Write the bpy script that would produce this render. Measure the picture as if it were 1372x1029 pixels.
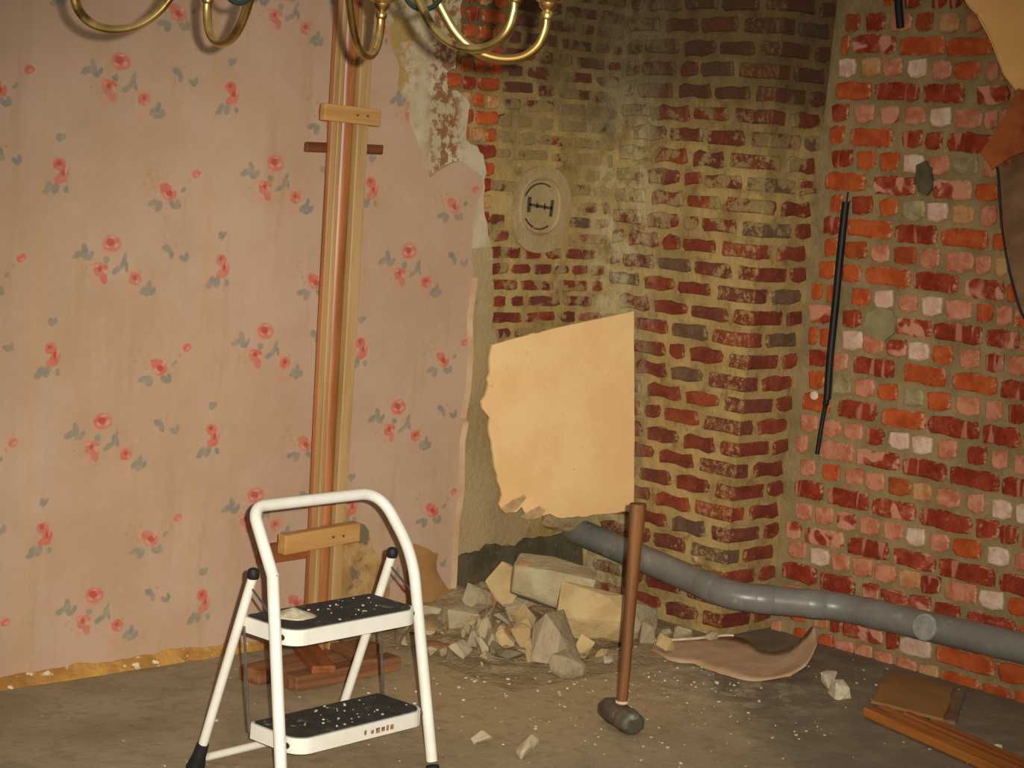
import bpy, bmesh, math, random
from mathutils import Vector, Matrix, noise

for o in list(bpy.data.objects):
    bpy.data.objects.remove(o, do_unlink=True)
S = bpy.context.scene
COL = S.collection
R = math.radians

# ------------------------------------------------------------------ camera, light, exposure
EYE = Vector((0.0, 0.0, 1.65))
RIGHT = Vector((0.72261, -0.68719, 0.07483))
DOWN = Vector((-0.02924, -0.13854, -0.98992))
FWD = Vector((0.69064, 0.71314, -0.12021))
cd = bpy.data.cameras.new('camera')
cd.sensor_fit = 'HORIZONTAL'; cd.sensor_width = 36.0
cd.lens = 36.0 * 2527.0 / 1372.0
cd.clip_start = 0.05; cd.clip_end = 60
cam = bpy.data.objects.new('camera', cd); COL.objects.link(cam)
mw = Matrix((RIGHT, -DOWN, -FWD)).transposed().to_4x4(); mw.translation = EYE
cam.matrix_world = mw
S.camera = cam

w = bpy.data.worlds.new('world'); S.world = w; w.use_nodes = True
w.node_tree.nodes['Background'].inputs[0].default_value = (1.0, 0.96, 0.88, 1)
w.node_tree.nodes['Background'].inputs[1].default_value = 0.30

# the camera's own flash, a hand's breadth beside and above the lens
fl = bpy.data.lights.new('camera_flash', 'SPOT')
fl.energy = 1230; fl.color = (1.0, 0.96, 0.86)
fl.spot_size = R(48); fl.spot_blend = 1.0; fl.shadow_soft_size = 0.012
flo_ = bpy.data.objects.new('camera_flash', fl); COL.objects.link(flo_)
flo_.location = EYE + RIGHT * 0.060 - DOWN * 0.032
aim = FWD * 2527 + RIGHT * (-85) + DOWN * 215
flo_.rotation_euler = aim.to_track_quat('-Z', 'Y').to_euler()

S.view_settings.view_transform = 'Standard'
S.view_settings.look = 'None'
S.view_settings.gamma = 1.0
S.view_settings.exposure = 0.0
S.view_settings.use_curve_mapping = False

# ------------------------------------------------------------------ helpers
def lin(r, g, b):
    def f(c):
        c /= 255.0
        return c / 12.92 if c <= 0.04045 else ((c + 0.055) / 1.055) ** 2.4
    return (f(r), f(g), f(b), 1.0)

class NT:
    def __init__(self, name):
        self.m = bpy.data.materials.new(name); self.m.use_nodes = True
        self.t = self.m.node_tree; self.n = self.t.nodes; self.l = self.t.links
        self.b = self.n['Principled BSDF']
    def add(self, kind, **kw):
        nd = self.n.new(kind)
        for k, v in kw.items(): setattr(nd, k, v)
        return nd
    def link(self, a, b): self.l.new(a, b)
    def pos(self):
        return self.add('ShaderNodeNewGeometry').outputs['Position']
    def obj(self, rnd=False):
        tc = self.add('ShaderNodeTexCoord').outputs['Object']
        if not rnd: return tc
        oi = self.add('ShaderNodeObjectInfo')
        sc = self.add('ShaderNodeVectorMath', operation='SCALE'); sc.inputs[0].default_value = (37.0, 19.0, 53.0)
        self.link(oi.outputs['Random'], sc.inputs['Scale'])
        ad = self.add('ShaderNodeVectorMath', operation='ADD')
        self.link(tc, ad.inputs[0]); self.link(sc.outputs[0], ad.inputs[1])
        return ad.outputs[0]
    def noise(self, vec, scale, detail=4, rough=0.6, dist=0.0):
        n = self.add('ShaderNodeTexNoise'); n.inputs['Scale'].default_value = scale
        n.inputs['Detail'].default_value = detail; n.inputs['Roughness'].default_value = rough
        n.inputs['Distortion'].default_value = dist
        self.link(vec, n.inputs['Vector']); return n.outputs['Fac']
    def ramp(self, fac, lo, hi, a=0.0, b=1.0):
        n = self.add('ShaderNodeMapRange', interpolation_type='SMOOTHSTEP')
        n.inputs[1].default_value = lo; n.inputs[2].default_value = hi
        n.inputs[3].default_value = a; n.inputs[4].default_value = b
        self.link(fac, n.inputs[0]); return n.outputs[0]
    def mix(self, fac, a, b):
        n = self.add('ShaderNodeMix', data_type='RGBA')
        for s, v in ((n.inputs[0], fac), (n.inputs[6], a), (n.inputs[7], b)):
            if hasattr(v, 'is_linked') or isinstance(v, bpy.types.NodeSocket): self.link(v, s)
            else: s.default_value = v
        return n.outputs[2]
    def math(self, op, a, b=None):
        n = self.add('ShaderNodeMath', operation=op)
        for i, v in enumerate((a, b)):
            if v is None: continue
            if isinstance(v, bpy.types.NodeSocket): self.link(v, n.inputs[i])
            else: n.inputs[i].default_value = v
        return n.outputs[0]
    def sep(self, vec):
        n = self.add('ShaderNodeSeparateXYZ'); self.link(vec, n.inputs[0]); return n.outputs
    def comb(self, x, y, z):
        n = self.add('ShaderNodeCombineXYZ')
        for i, v in enumerate((x, y, z)):
            if isinstance(v, bpy.types.NodeSocket): self.link(v, n.inputs[i])
            else: n.inputs[i].default_value = v
        return n.outputs[0]
    def color(self, c):
        s = self.b.inputs['Base Color']
        if isinstance(c, bpy.types.NodeSocket): self.link(c, s)
        else: s.default_value = c
    def bump(self, h, strength=0.4, dist=0.005):
        n = self.add('ShaderNodeBump'); n.inputs['Strength'].default_value = strength
        n.inputs['Distance'].default_value = dist
        self.link(h, n.inputs['Height']); self.link(n.outputs[0], self.b.inputs['Normal'])
    def rough(self, r): self.b.inputs['Roughness'].default_value = r

def simple(name, c1, c2=None, scale=12, rough=0.8, bump=0.0, bscale=60, bd=0.003, metal=0.0, lo=0.35, hi=0.65,
           c3=None, s3=40, lo3=0.6, hi3=0.7, rnd=True, stretch=None, spec=0.3):
    k = NT(name); v = k.obj(rnd)
    if stretch:
        mp = k.add('ShaderNodeMapping'); mp.inputs['Scale'].default_value = stretch
        k.link(v, mp.inputs[0]); v = mp.outputs[0]
    col = c1
    if c2: col = k.mix(k.ramp(k.noise(v, scale), lo, hi), c1, c2)
    if c3: col = k.mix(k.ramp(k.noise(v, s3, 5), lo3, hi3), col, c3)
    k.color(col); k.rough(rough); k.b.inputs['Metallic'].default_value = metal
    k.b.inputs['Specular IOR Level'].default_value = spec
    if bump: k.bump(k.noise(v, bscale, 6), bump, bd)
    return k.m

def link(name, me, mat, parent=None, loc=None):
    o = bpy.data.objects.new(name, me); COL.objects.link(o)
    if mat is not None and not me.materials: me.materials.append(mat)
    if loc is not None: o.location = loc
    if parent is not None: o.parent = parent
    return o

def mesh(name, verts, faces, mat=None, parent=None, smooth=False, loc=None, fix=True):
    me = bpy.data.meshes.new(name)
    me.from_pydata([tuple(v) for v in verts], [], faces)
    if fix:
        bm = bmesh.new(); bm.from_mesh(me)
        bmesh.ops.recalc_face_normals(bm, faces=bm.faces); bm.to_mesh(me); bm.free()
    if smooth:
        me.polygons.foreach_set('use_smooth', [True] * len(me.polygons))
    me.update()
    return link(name, me, mat, parent, loc)

def tag(o, label, cat, group=None):
    o['label'] = label; o['category'] = cat
    if group: o['group'] = group
    return o

def structure(o, label=None):
    o['kind'] = 'structure'
    if label: o['label'] = label
    return o

def empty(name, loc=(0, 0, 0), rz=0.0):
    o = bpy.data.objects.new(name, None); COL.objects.link(o)
    o.empty_display_size = 0.1; o.location = loc; o.rotation_euler = (0, 0, rz)
    return o

class MB:
    """collects pieces of one mesh"""
    def __init__(self): self.v = []; self.f = []
    def raw(self, vs, fs):
        n = len(self.v); self.v += [tuple(v) for v in vs]; self.f += [tuple(i + n for i in f) for f in fs]
        return self
    def box(self, a, b, mtx=None):
        vs = [Vector((x, y, z)) for x in (a[0], b[0]) for y in (a[1], b[1]) for z in (a[2], b[2])]
        if mtx: vs = [mtx @ v for v in vs]
        return self.raw(vs, [(0, 1, 3, 2), (4, 6, 7, 5), (0, 4, 5, 1), (2, 3, 7, 6), (0, 2, 6, 4), (1, 5, 7, 3)])
    def tube(self, pts, rad, seg=12, caps=True, flat=1.0):
        pts = [Vector(p) for p in pts]; n = len(pts)
        rads = rad if isinstance(rad, (list, tuple)) else [rad] * n
        vs = []; up = None
        for i, p in enumerate(pts):
            t = (pts[min(i + 1, n - 1)] - pts[max(i - 1, 0)]).normalized()
            if up is None:
                up = Vector((0, 0, 1)) if abs(t.z) < 0.9 else Vector((1, 0, 0))
            up = (up - t * up.dot(t)).normalized(); sd = t.cross(up)
            for k in range(seg):
                a = 2 * math.pi * k / seg
                vs.append(p + (up * math.cos(a) + sd * math.sin(a) * flat) * rads[i])
        fs = []
        for i in range(n - 1):
            for k in range(seg):
                k2 = (k + 1) % seg
                fs.append((i * seg + k, i * seg + k2, (i + 1) * seg + k2, (i + 1) * seg + k))
        if caps:
            fs.append(tuple(range(seg - 1, -1, -1))); fs.append(tuple(range((n - 1) * seg, n * seg)))
        return self.raw(vs, fs)
    def lathe(self, prof, c=(0, 0, 0), seg=20):
        c = Vector(c); vs = []; fs = []
        for r, z in prof:
            for k in range(seg):
                a = 2 * math.pi * k / seg
                vs.append(c + Vector((r * math.cos(a), r * math.sin(a), z)))
        n = len(prof)
        for i in range(n - 1):
            for k in range(seg):
                k2 = (k + 1) % seg
                fs.append((i * seg + k, i * seg + k2, (i + 1) * seg + k2, (i + 1) * seg + k))
        fs.append(tuple(range(seg - 1, -1, -1))); fs.append(tuple(range((n - 1) * seg, n * seg)))
        return self.raw(vs, fs)
    def build(self, name, mat, parent=None, smooth=False, loc=None):
        o = mesh(name, self.v, self.f, mat, parent, smooth, loc)
        if smooth: smooth_by_angle(o)
        return o

def smooth_by_angle(o, ang=0.7):
    me = o.data
    bm = bmesh.new(); bm.from_mesh(me)
    for e in bm.edges:
        if len(e.link_faces) == 2 and e.calc_face_angle(0) > ang: e.smooth = False
    bm.to_mesh(me); bm.free()

def curve(pts, n=6):
    """Catmull-Rom through the points"""
    pts = [Vector(p) for p in pts]; P = [2 * pts[0] - pts[1]] + pts + [2 * pts[-1] - pts[-2]]
    out = []
    for i in range(1, len(P) - 2):
        for k in range(n):
            t = k / n; a, b, c, d = P[i - 1], P[i], P[i + 1], P[i + 2]
            out.append(0.5 * ((2 * b) + (c - a) * t + (2 * a - 5 * b + 4 * c - d) * t * t + (3 * b - a - 3 * c + d) * t ** 3))
    out.append(pts[-1]); return out

def fillet(pts, rad, n=7):
    """polyline with rounded corners; rad is one radius or one for each inner point"""
    pts = [Vector(p) for p in pts]; out = [pts[0]]
    if not isinstance(rad, (list, tuple)): rad = [rad] * len(pts)
    for i in range(1, len(pts) - 1):
        a, b, c = pts[i - 1], pts[i], pts[i + 1]
        d1 = (a - b).normalized(); d2 = (c - b).normalized()
        rr = min(rad[i - 1], (a - b).length * 0.49, (c - b).length * 0.49)
        p0 = b + d1 * rr; p1 = b + d2 * rr
        for k in range(n + 1):
            t = k / n
            out.append((1 - t) ** 2 * p0 + 2 * t * (1 - t) * b + t * t * p1)
    out.append(pts[-1]); return out

def rag(poly, amp, step, seed=0, closed=True):
    """subdivide an outline and roughen it"""
    rng = random.Random(seed); out = []
    n = len(poly)
    for i in range(n if closed else n - 1):
        a = Vector(poly[i]); b = Vector(poly[(i + 1) % n]); L = (b - a).length
        m = max(1, int(L / step)); d = (b - a) / max(L, 1e-6); nn = Vector((-d.y, d.x))
        for k in range(m):
            p = a.lerp(b, k / m)
            if k: p = p + nn * rng.uniform(-amp, amp)
            out.append((p.x, p.y))
    if not closed: out.append(tuple(poly[-1]))
    return out

def plate(name, poly, f0, f1, mat, parent=None):
    """a sheet with thickness: outline poly, f0/f1 map a 2D point to the back and the front"""
    n = len(poly)
    vs = [f0(*p) for p in poly] + [f1(*p) for p in poly]
    fs = [tuple(range(n - 1, -1, -1)), tuple(range(n, 2 * n))]
    fs += [(i, (i + 1) % n, n + (i + 1) % n, n + i) for i in range(n)]
    o = mesh(name, vs, fs, None, parent)
    bm = bmesh.new(); bm.from_mesh(o.data)
    bmesh.ops.triangulate(bm, faces=[f for f in bm.faces if len(f.verts) > 4])
    bm.to_mesh(o.data); bm.free()
    if mat: o.data.materials.append(mat)
    return o

# ------------------------------------------------------------------ materials
MORTAR = lin(158, 132, 82)
def brick_mat(name, c1, c2, c3=None, smear=0.62, fleck=lin(200, 170, 130), bloom=0.35, band=0.0):
    k = NT(name); v = k.obj(True)
    col = k.mix(k.ramp(k.noise(v, 14, 3), 0.38, 0.62), c1, c2)
    if c3:
        col = k.mix(k.ramp(k.noise(v, 9, 2, 0.5, 0.6), 0.50, 0.56), col, c3)
    q = k.sep(v)
    if band:                                           # kiln marks: paler stripes across the brick
        st = k.comb(k.math('MULTIPLY', q[0], 22.0), 0.0, k.math('MULTIPLY', q[2], 3.0))
        col = k.mix(k.math('MULTIPLY', k.ramp(k.noise(st, 1.0, 2), 0.56, 0.62), band), col, lin(206, 146, 116))
    col = k.mix(k.math('MULTIPLY', k.ramp(k.noise(v, 24, 6, 0.75), 0.48, 0.68), bloom), col, fleck)
    col = k.mix(k.ramp(k.noise(v, 75, 5, 0.75), 0.63, 0.70), col, fleck)
    g_ = k.sep(k.add('ShaderNodeTexCoord').outputs['Generated'])
    ed = k.math('MAXIMUM', k.math('ABSOLUTE', k.math('SUBTRACT', g_[0], 0.5)), k.math('ABSOLUTE', k.math('SUBTRACT', g_[2], 0.5)))
    rim = k.math('MULTIPLY', k.ramp(ed, 0.36, 0.47), k.ramp(k.noise(v, 48, 5, 0.75), 0.47, 0.60))
    col = k.mix(k.math('MULTIPLY', rim, 0.75), col, lin(204, 166, 122))
    col = k.mix(k.ramp(k.noise(k.pos(), 20, 7, 0.75), smear, smear + 0.05), col, MORTAR)
    k.color(col); k.rough(0.85); k.b.inputs['Specular IOR Level'].default_value = 0.25
    k.bump(k.noise(v, 60, 7, 0.7), 0.8, 0.008)
    return k.m
BR = {
    'r': brick_mat('brick_red', lin(150, 56, 28), lin(126, 40, 18), fleck=lin(184, 112, 76), bloom=0.25, band=0.55),
    'o': brick_mat('brick_orange', lin(188, 90, 38), lin(168, 70, 28), fleck=lin(200, 116, 72), bloom=0.25),
    'p': brick_mat('brick_pink', lin(200, 134, 100), lin(180, 102, 70), fleck=lin(220, 160, 135)),
    'w': brick_mat('brick_pale', lin(220, 192, 168), lin(208, 168, 142), fleck=lin(176, 110, 84)),
    't': brick_mat('brick_tan', lin(194, 146, 92), lin(178, 116, 70)),
    'g': brick_mat('brick_grey', lin(168, 152, 108), lin(138, 122, 84)),
    'b': brick_mat('brick_brown_orange', lin(168, 82, 34), lin(146, 64, 26), fleck=lin(170, 90, 50)),
    'm': brick_mat('brick_mottled', lin(160, 64, 36), lin(134, 44, 24), lin(200, 138, 106), fleck=lin(206, 150, 120)),
}
def weather(k, p, col):
    """lime bloom down the inner corner, soot stain high on the alcove"""
    xyz = k.sep(p)
    d = k.math('ADD', k.math('ABSOLUTE', k.math('SUBTRACT', xyz[0], 5.15)), k.math('ABSOLUTE', k.math('SUBTRACT', xyz[1], 4.80)))
    ef = k.math('MULTIPLY', k.ramp(d, 0.26, 0.05), k.ramp(k.noise(p, 10, 7, 0.75), 0.40, 0.60))
    col = k.mix(k.math('MULTIPLY', ef, 0.85), col, lin(200, 184, 138))
    so = k.math('MULTIPLY', k.ramp(k.math('ADD', xyz[2], k.math('MULTIPLY', k.noise(p, 4, 5), 0.7)), 1.95, 2.4), 0.72)
    return k.mix(so, col, lin(70, 56, 38))
def sooty_mat(name, c1, c2, smear_lo):
    k = NT(name); v = k.obj(True); p = k.pos()
    col = k.mix(k.ramp(k.noise(v, 12, 3), 0.36, 0.64), c1, c2)
    col = k.mix(k.ramp(k.noise(v, 60, 5, 0.7), 0.60, 0.72), col, lin(176, 120, 84))
    g_ = k.sep(k.add('ShaderNodeTexCoord').outputs['Generated'])
    ed = k.math('MAXIMUM', k.math('ABSOLUTE', k.math('SUBTRACT', g_[0], 0.5)), k.math('ABSOLUTE', k.math('SUBTRACT', g_[2], 0.5)))
    rim = k.math('MULTIPLY', k.ramp(ed, 0.36, 0.47), k.ramp(k.noise(v, 48, 5, 0.75), 0.47, 0.60))
    col = k.mix(k.math('MULTIPLY', rim, 0.8), col, lin(176, 146, 92))
    xyz = k.sep(p)
    # mortar slapped over the bricks, thickest at mid height of the breast
    band = k.math('MULTIPLY', k.ramp(xyz[2], 1.30, 1.55), k.ramp(xyz[2], 2.0, 1.75))
    thr = k.math('SUBTRACT', k.noise(p, 11, 6, 0.65), k.math('MULTIPLY', k.math('SUBTRACT', 1.0, band), 0.14))
    thr = k.math('ADD', thr, k.ramp(xyz[1], 4.62, 4.84, 0.0, 0.10))
    col = k.mix(k.ramp(thr, smear_lo, smear_lo + 0.05), col, lin(158, 134, 86))
    col = weather(k, p, col)
    k.color(col); k.rough(0.85); k.b.inputs['Specular IOR Level'].default_value = 0.25
    k.bump(k.noise(v, 55, 7, 0.7), 0.9, 0.010)
    return k.m
SOOT = [sooty_mat('breast_brick_maroon', lin(134, 62, 40), lin(112, 48, 32), 0.50),
        sooty_mat('breast_brick_brown', lin(126, 66, 46), lin(106, 54, 40), 0.49),
        sooty_mat('breast_brick_red', lin(152, 72, 44), lin(126, 54, 34), 0.50),
        sooty_mat('breast_brick_charred', lin(118, 90, 66), lin(98, 72, 54), 0.48)]

def mortar_mat(name, c1, c2, c3, s=7, white=False):
    k = NT(name); p = k.pos()
    col = k.mix(k.ramp(k.noise(p, s, 5), 0.35, 0.65), c1, c2)
    if white: col = k.mix(k.math('MULTIPLY', k.ramp(k.noise(p, 14, 7, 0.75), 0.52, 0.66), 0.55), col, lin(122, 84, 58))
    col = k.mix(k.ramp(k.noise(p, 38, 6, 0.7), 0.58, 0.72), col, c3)
    if white: col = weather(k, p, col)
    k.color(col); k.rough(0.95); k.b.inputs['Specular IOR Level'].default_value = 0.15
    k.bump(k.noise(p, 45, 8, 0.7), 0.7, 0.012)
    return k.m
M_MORTAR_R = mortar_mat('grey_mortar', lin(158, 136, 94), lin(136, 116, 78), lin(174, 154, 112))
M_MORTAR_P = mortar_mat('yellow_mortar', lin(184, 156, 98), lin(156, 130, 80), lin(196, 172, 116), white=True)
M_RENDER = mortar_mat('cement_render', lin(180, 156, 112), lin(164, 140, 98), lin(192, 170, 126), 4)
M_PLASTER = NT('white_plaster')
def _():
    k = M_PLASTER; p = k.pos(); xyz = k.sep(p)
    col = k.mix(k.ramp(k.noise(p, 6, 4), 0.35, 0.65), lin(196, 180, 148), lin(180, 160, 124))
    # old brown paste left where the paper came away
    band = k.ramp(k.math('ABSOLUTE', k.math('SUBTRACT', xyz[0], k.math('ADD', 4.26, k.math('MULTIPLY', k.math('SUBTRACT', 2.0, xyz[2]), 0.10)))), 0.11, 0.03)
    f = k.math('MULTIPLY', band, k.ramp(k.noise(p, 26, 5, 0.7), 0.46, 0.54))
    col = k.mix(f, col, lin(138, 92, 56))
    band2 = k.ramp(k.math('ABSOLUTE', k.math('SUBTRACT', xyz[0], 4.08)), 0.12, 0.04)
    col = k.mix(k.math('MULTIPLY', band2, k.ramp(k.noise(p, 11, 5, 0.7), 0.46, 0.58)), col, lin(172, 138, 78))
    k.color(col); k.rough(0.9); k.bump(k.noise(p, 40, 6), 0.4, 0.008)
_(); M_PLASTER = M_PLASTER.m
M_DARKCEM = mortar_mat('damp_cement', lin(104, 92, 68), lin(82, 72, 54), lin(124, 110, 84), 9)  # dark cement tone, also used as the painted shade of a hole

# wallpaper: a half-drop print of roses, leaves and ochre sprigs
def wallpaper():
    k = NT('rose_wallpaper'); p = k.pos()
    W, P, X0, Z0 = 0.576, 0.531, 2.86, 1.37
    nz = k.add('ShaderNodeTexNoise'); nz.inputs['Scale'].default_value = 70; nz.inputs['Detail'].default_value = 3
    k.link(p, nz.inputs['Vector'])
    d = k.add('ShaderNodeVectorMath', operation='SUBTRACT'); k.link(nz.outputs['Color'], d.inputs[0]); d.inputs[1].default_value = (0.5, 0.5, 0.5)
    d2 = k.add('ShaderNodeVectorMath', operation='SCALE'); k.link(d.outputs[0], d2.inputs[0]); d2.inputs['Scale'].default_value = 0.011
    pd = k.add('ShaderNodeVectorMath', operation='ADD'); k.link(p, pd.inputs[0]); k.link(d2.outputs[0], pd.inputs[1])
    q = k.sep(pd.outputs[0])
    u = k.math('SUBTRACT', q[0], X0)
    i = k.math('FLOOR', k.math('DIVIDE', u, W))
    lx = k.math('SUBTRACT', u, k.math('MULTIPLY', i, W))
    zz = k.math('ADD', k.math('SUBTRACT', q[2], Z0), k.math('MULTIPLY', i, P / 2))
    lz = k.math('FLOORED_MODULO', zz, P)
    cell = k.comb(lx, lz, 0.0)
    def layer(blobs, soft=0.55, g=1.18):
        fac = None
        for x, z, rx, rz, rot in blobs:
            mp = k.add('ShaderNodeMapping', vector_type='TEXTURE')
            mp.inputs['Location'].default_value = (x - X0, z - Z0, 0)
            mp.inputs['Rotation'].default_value = (0, 0, R(rot)); mp.inputs['Scale'].default_value = (rx * g, rz * g, 1)
            k.link(cell, mp.inputs[0])
            ln = k.add('ShaderNodeVectorMath', operation='LENGTH'); k.link(mp.outputs[0], ln.inputs[0])
            f = k.ramp(ln.outputs['Value'], soft, 1.12, 1.0, 0.0)
            fac = f if fac is None else k.math('MAXIMUM', fac, f)
        return fac
    leaf = [(2.888, 1.800, .020, .009, 25), (2.908, 1.815, .009, .018, 20), (2.915, 1.792, .014, .009, -20), (2.930, 1.800, .007, .012, -30),
            (3.040, 1.782, .007, .024, -20), (3.050, 1.770, .006, .016, 15), (3.018, 1.757, .016, .008, 35), (2.982, 1.786, .010, .010, 0),
            (3.116, 1.698, .015, .009, 40), (3.133, 1.710, .008, .016, -10), (3.146, 1.694, .009, .013, -35), (3.128, 1.684, .010, .006, 0),
            (3.355, 1.722, .010, .018, -25), (3.378, 1.724, .011, .016, -15), (3.345, 1.712, .010, .006, 30), (3.414, 1.722, .007, .010, 20),
            (3.132, 1.428, .019, .008, 15), (3.152, 1.418, .011, .015, -30), (3.205, 1.424, .016, .009, -30), (3.222, 1.428, .008, .013, 15), (3.238, 1.472, .010, .006, 40),
            (3.192, 1.822, .016, .010, -25), (3.206, 1.806, .008, .013, 10), (3.248, 1.794, .014, .008, -30), (3.262, 1.800, .007, .012, 0),
            (3.385, 1.868, .010, .012, 20), (3.398, 1.872, .006, .009, -20)]
    rose = [(2.998, 1.835, .027, .021, -10), (3.280, 1.521, .013, .010, 20), (2.990, 1.838, .018, .016, 0), (2.956, 1.757, .013, .017, 10), (2.973, 1.738, .011, .020, 20), (2.965, 1.765, .020, .010, 0),
            (3.083, 1.731, .018, .016, 0), (3.388, 1.792, .017, .015, 0), (3.404, 1.766, .014, .020, -10), (3.395, 1.750, .018, .011, 10),
            (3.186, 1.461, .025, .018, -28), (3.174, 1.474, .018, .012, -20)]
    faint = [(2.985, 1.815, .020, .012, 0), (3.074, 1.683, .016, .010, 30), (3.064, 1.752, .010, .008, 0), (3.280, 1.521, .015, .012, 20), (2.935, 1.775, .012, .008, 10), (2.950, 1.720, .013, .010, 0)]
    core = [(2.993, 1.838, .014, .011, -20), (3.082, 1.735, .008, .007, 0), (3.386, 1.796, .008, .007, 0), (3.188, 1.460, .012, .009, -30), (2.962, 1.760, .007, .008, 0), (3.402, 1.770, .006, .010, 0)]
    dots = [(2.905, 1.752, .005, .005, 0), (2.925, 1.738, .005, .005, 0), (2.918, 1.762, .004, .005, 0), (2.942, 1.742, .004, .004, 0),
            (3.110, 1.512, .007, .007, 0), (3.124, 1.495, .006, .006, 0), (3.098, 1.484, .006, .005, 0), (3.131, 1.476, .006, .006, 0), (3.146, 1.502, .006, .006, 0), (3.120, 1.525, .005, .005, 0), (3.140, 1.460, .005, .005, 0),
            (3.100, 1.752, .006, .008, 30), (3.220, 1.835, .006, .006, 0), (3.258, 1.500, .005, .008, 30)]
    pp = k.sep(p)
    base = k.mix(k.ramp(k.noise(p, 3.0, 4), 0.3, 0.7), lin(192, 160, 134), lin(182, 148, 118))
    stretch = k.comb(k.math('MULTIPLY', pp[0], 14.0), 0.0, k.math('MULTIPLY', pp[2], 1.6))
    base = k.mix(k.math('MULTIPLY', k.ramp(k.noise(stretch, 1.0, 5), 0.5, 0.72), 0.55), base, lin(176, 142, 102))
    base = k.mix(k.math('MULTIPLY', k.ramp(k.noise(p, 30, 6, 0.7), 0.55, 0.75), 0.35), base, lin(202, 174, 148))
    # yellowed joints between the lengths
    jn = k.math('ABSOLUTE', k.math('SUBTRACT', k.math('FLOORED_MODULO', k.math('SUBTRACT', pp[0], 3.327), 0.576), 0.006))
    base = k.mix(k.math('MULTIPLY', k.ramp(jn, 0.012, 0.002), 0.30), base, lin(196, 152, 92))
    wear = k.ramp(k.noise(p, 22, 5, 0.7), 0.34, 0.66, 1.0, 0.55)
    c = k.mix(k.math('MULTIPLY', k.math('MULTIPLY', layer(leaf, .72, 1.22), wear), 0.80), base, lin(120, 124, 112))
    c = k.mix(k.math('MULTIPLY', k.math('MULTIPLY', layer(dots, 0.4), wear), 0.65), c, lin(186, 132, 66))
    c = k.mix(k.math('MULTIPLY', k.math('MULTIPLY', layer(faint), wear), 0.55), c, lin(212, 132, 112))
    c = k.mix(k.math('MULTIPLY', k.math('MULTIPLY', layer(rose, .80, 1.25), wear), 0.92), c, lin(200, 98, 78))
    glint = [(3.014, 1.829, .010, .006, 40), (2.984, 1.826, .010, .005, -30), (3.000, 1.852, .012, .004, 0), (2.950, 1.768, .008, .004, 20), (2.978, 1.752, .004, .010, 20),
             (3.176, 1.452, .014, .005, -35), (3.200, 1.472, .005, .010, -20), (3.412, 1.778, .004, .012, -10), (3.092, 1.722, .006, .004, 30), (3.284, 1.518, .007, .004, 30)]
    c = k.mix(k.math('MULTIPLY', layer(glint, 0.5, 1.2), 0.38), c, lin(226, 176, 152))  # paler petals printed on the roses
    c = k.mix(k.math('MULTIPLY', layer(core), 0.6), c, lin(166, 58, 46))
    k.color(c); k.rough(0.8); k.b.inputs['Specular IOR Level'].default_value = 0.2
    k.bump(k.noise(p, 18, 5), 0.25, 0.006)
    return k.m
M_PAPER = wallpaper()

def floor_mat():
    k = NT('dusty_concrete'); p = k.pos(); xyz = k.sep(p)
    base = k.mix(k.ramp(k.noise(p, 2.6, 5), 0.35, 0.65), lin(164, 146, 116), lin(146, 128, 98))
    base = k.mix(k.math('MULTIPLY', k.ramp(k.noise(p, 8, 6, 0.7), 0.5, 0.68), 0.5), base, lin(124, 110, 84))
    # plaster dust trodden around the foot of the heap
    dx = k.math('MULTIPLY', k.math('SUBTRACT', xyz[0], 4.05), 1.0); dy = k.math('MULTIPLY', k.math('SUBTRACT', xyz[1], 4.05), 1.0)
    dd = k.math('SQRT', k.math('ADD', k.math('MULTIPLY', dx, dx), k.math('MULTIPLY', dy, dy)))
    du = k.math('MULTIPLY', k.ramp(k.math('ADD', dd, k.math('MULTIPLY', k.noise(p, 3.5, 5), 0.7)), 1.25, 0.55), 0.8)
    base = k.mix(du, base, lin(182, 156, 114))
    # bare darker slab along the brick wall
    edge = k.math('ADD', k.math('ADD', xyz[0], k.math('MULTIPLY', xyz[1], -0.55)), k.math('MULTIPLY', k.noise(p, 4, 5), 0.35))
    base = k.mix(k.ramp(edge, 2.60, 2.85), base, k.mix(k.ramp(k.noise(p, 9, 5), 0.4, 0.7), lin(118, 106, 86), lin(136, 122, 98)))
    base = k.mix(k.math('MULTIPLY', k.ramp(k.noise(p, 95, 4, 0.7), 0.70, 0.76), 0.5), base, lin(190, 176, 146))
    base = k.mix(k.math('MULTIPLY', k.ramp(k.noise(p, 17, 8, 0.75), 0.50, 0.64), 0.38), base, lin(112, 98, 74))
    # scuffed plaster powder near the scrap and the hammer
    ex = k.math('SUBTRACT', xyz[0], 4.62); ey = k.math('SUBTRACT', xyz[1], 3.82)
    ee = k.math('SQRT', k.math('ADD', k.math('MULTIPLY', ex, ex), k.math('MULTIPLY', ey, ey)))
    sc = k.math('MULTIPLY', k.ramp(ee, 0.62, 0.12), k.ramp(k.noise(p, 11, 8, 0.78), 0.48, 0.60))
    base = k.mix(k.math('MULTIPLY', sc, 0.6), base, lin(190, 176, 142))
    k.color(base); k.rough(0.85); k.b.inputs['Specular IOR Level'].default_value = 0.25
    k.bump(k.noise(p, 30, 8, 0.7), 0.5, 0.008)
    return k.m
M_FLOOR = floor_mat()
M_BASE = simple('torn_glue_strip', lin(196, 146, 74), lin(160, 112, 52), 9, 0.9, 0.6, 40, 0.01, c3=lin(222, 204, 168), s3=30, lo3=0.58, hi3=0.64, rnd=False)
def wood(name, c1, c2, c3=None, rough=0.6, spec=0.3, axis=2):
    st = [26, 26, 26]; st[axis] = 1.6
    return simple(name, c1, c2, 1.0, rough, 0.25, 1.6, 0.003, c3=c3, s3=0.7, lo3=0.6, hi3=0.7, stretch=tuple(st), spec=spec)
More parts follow.
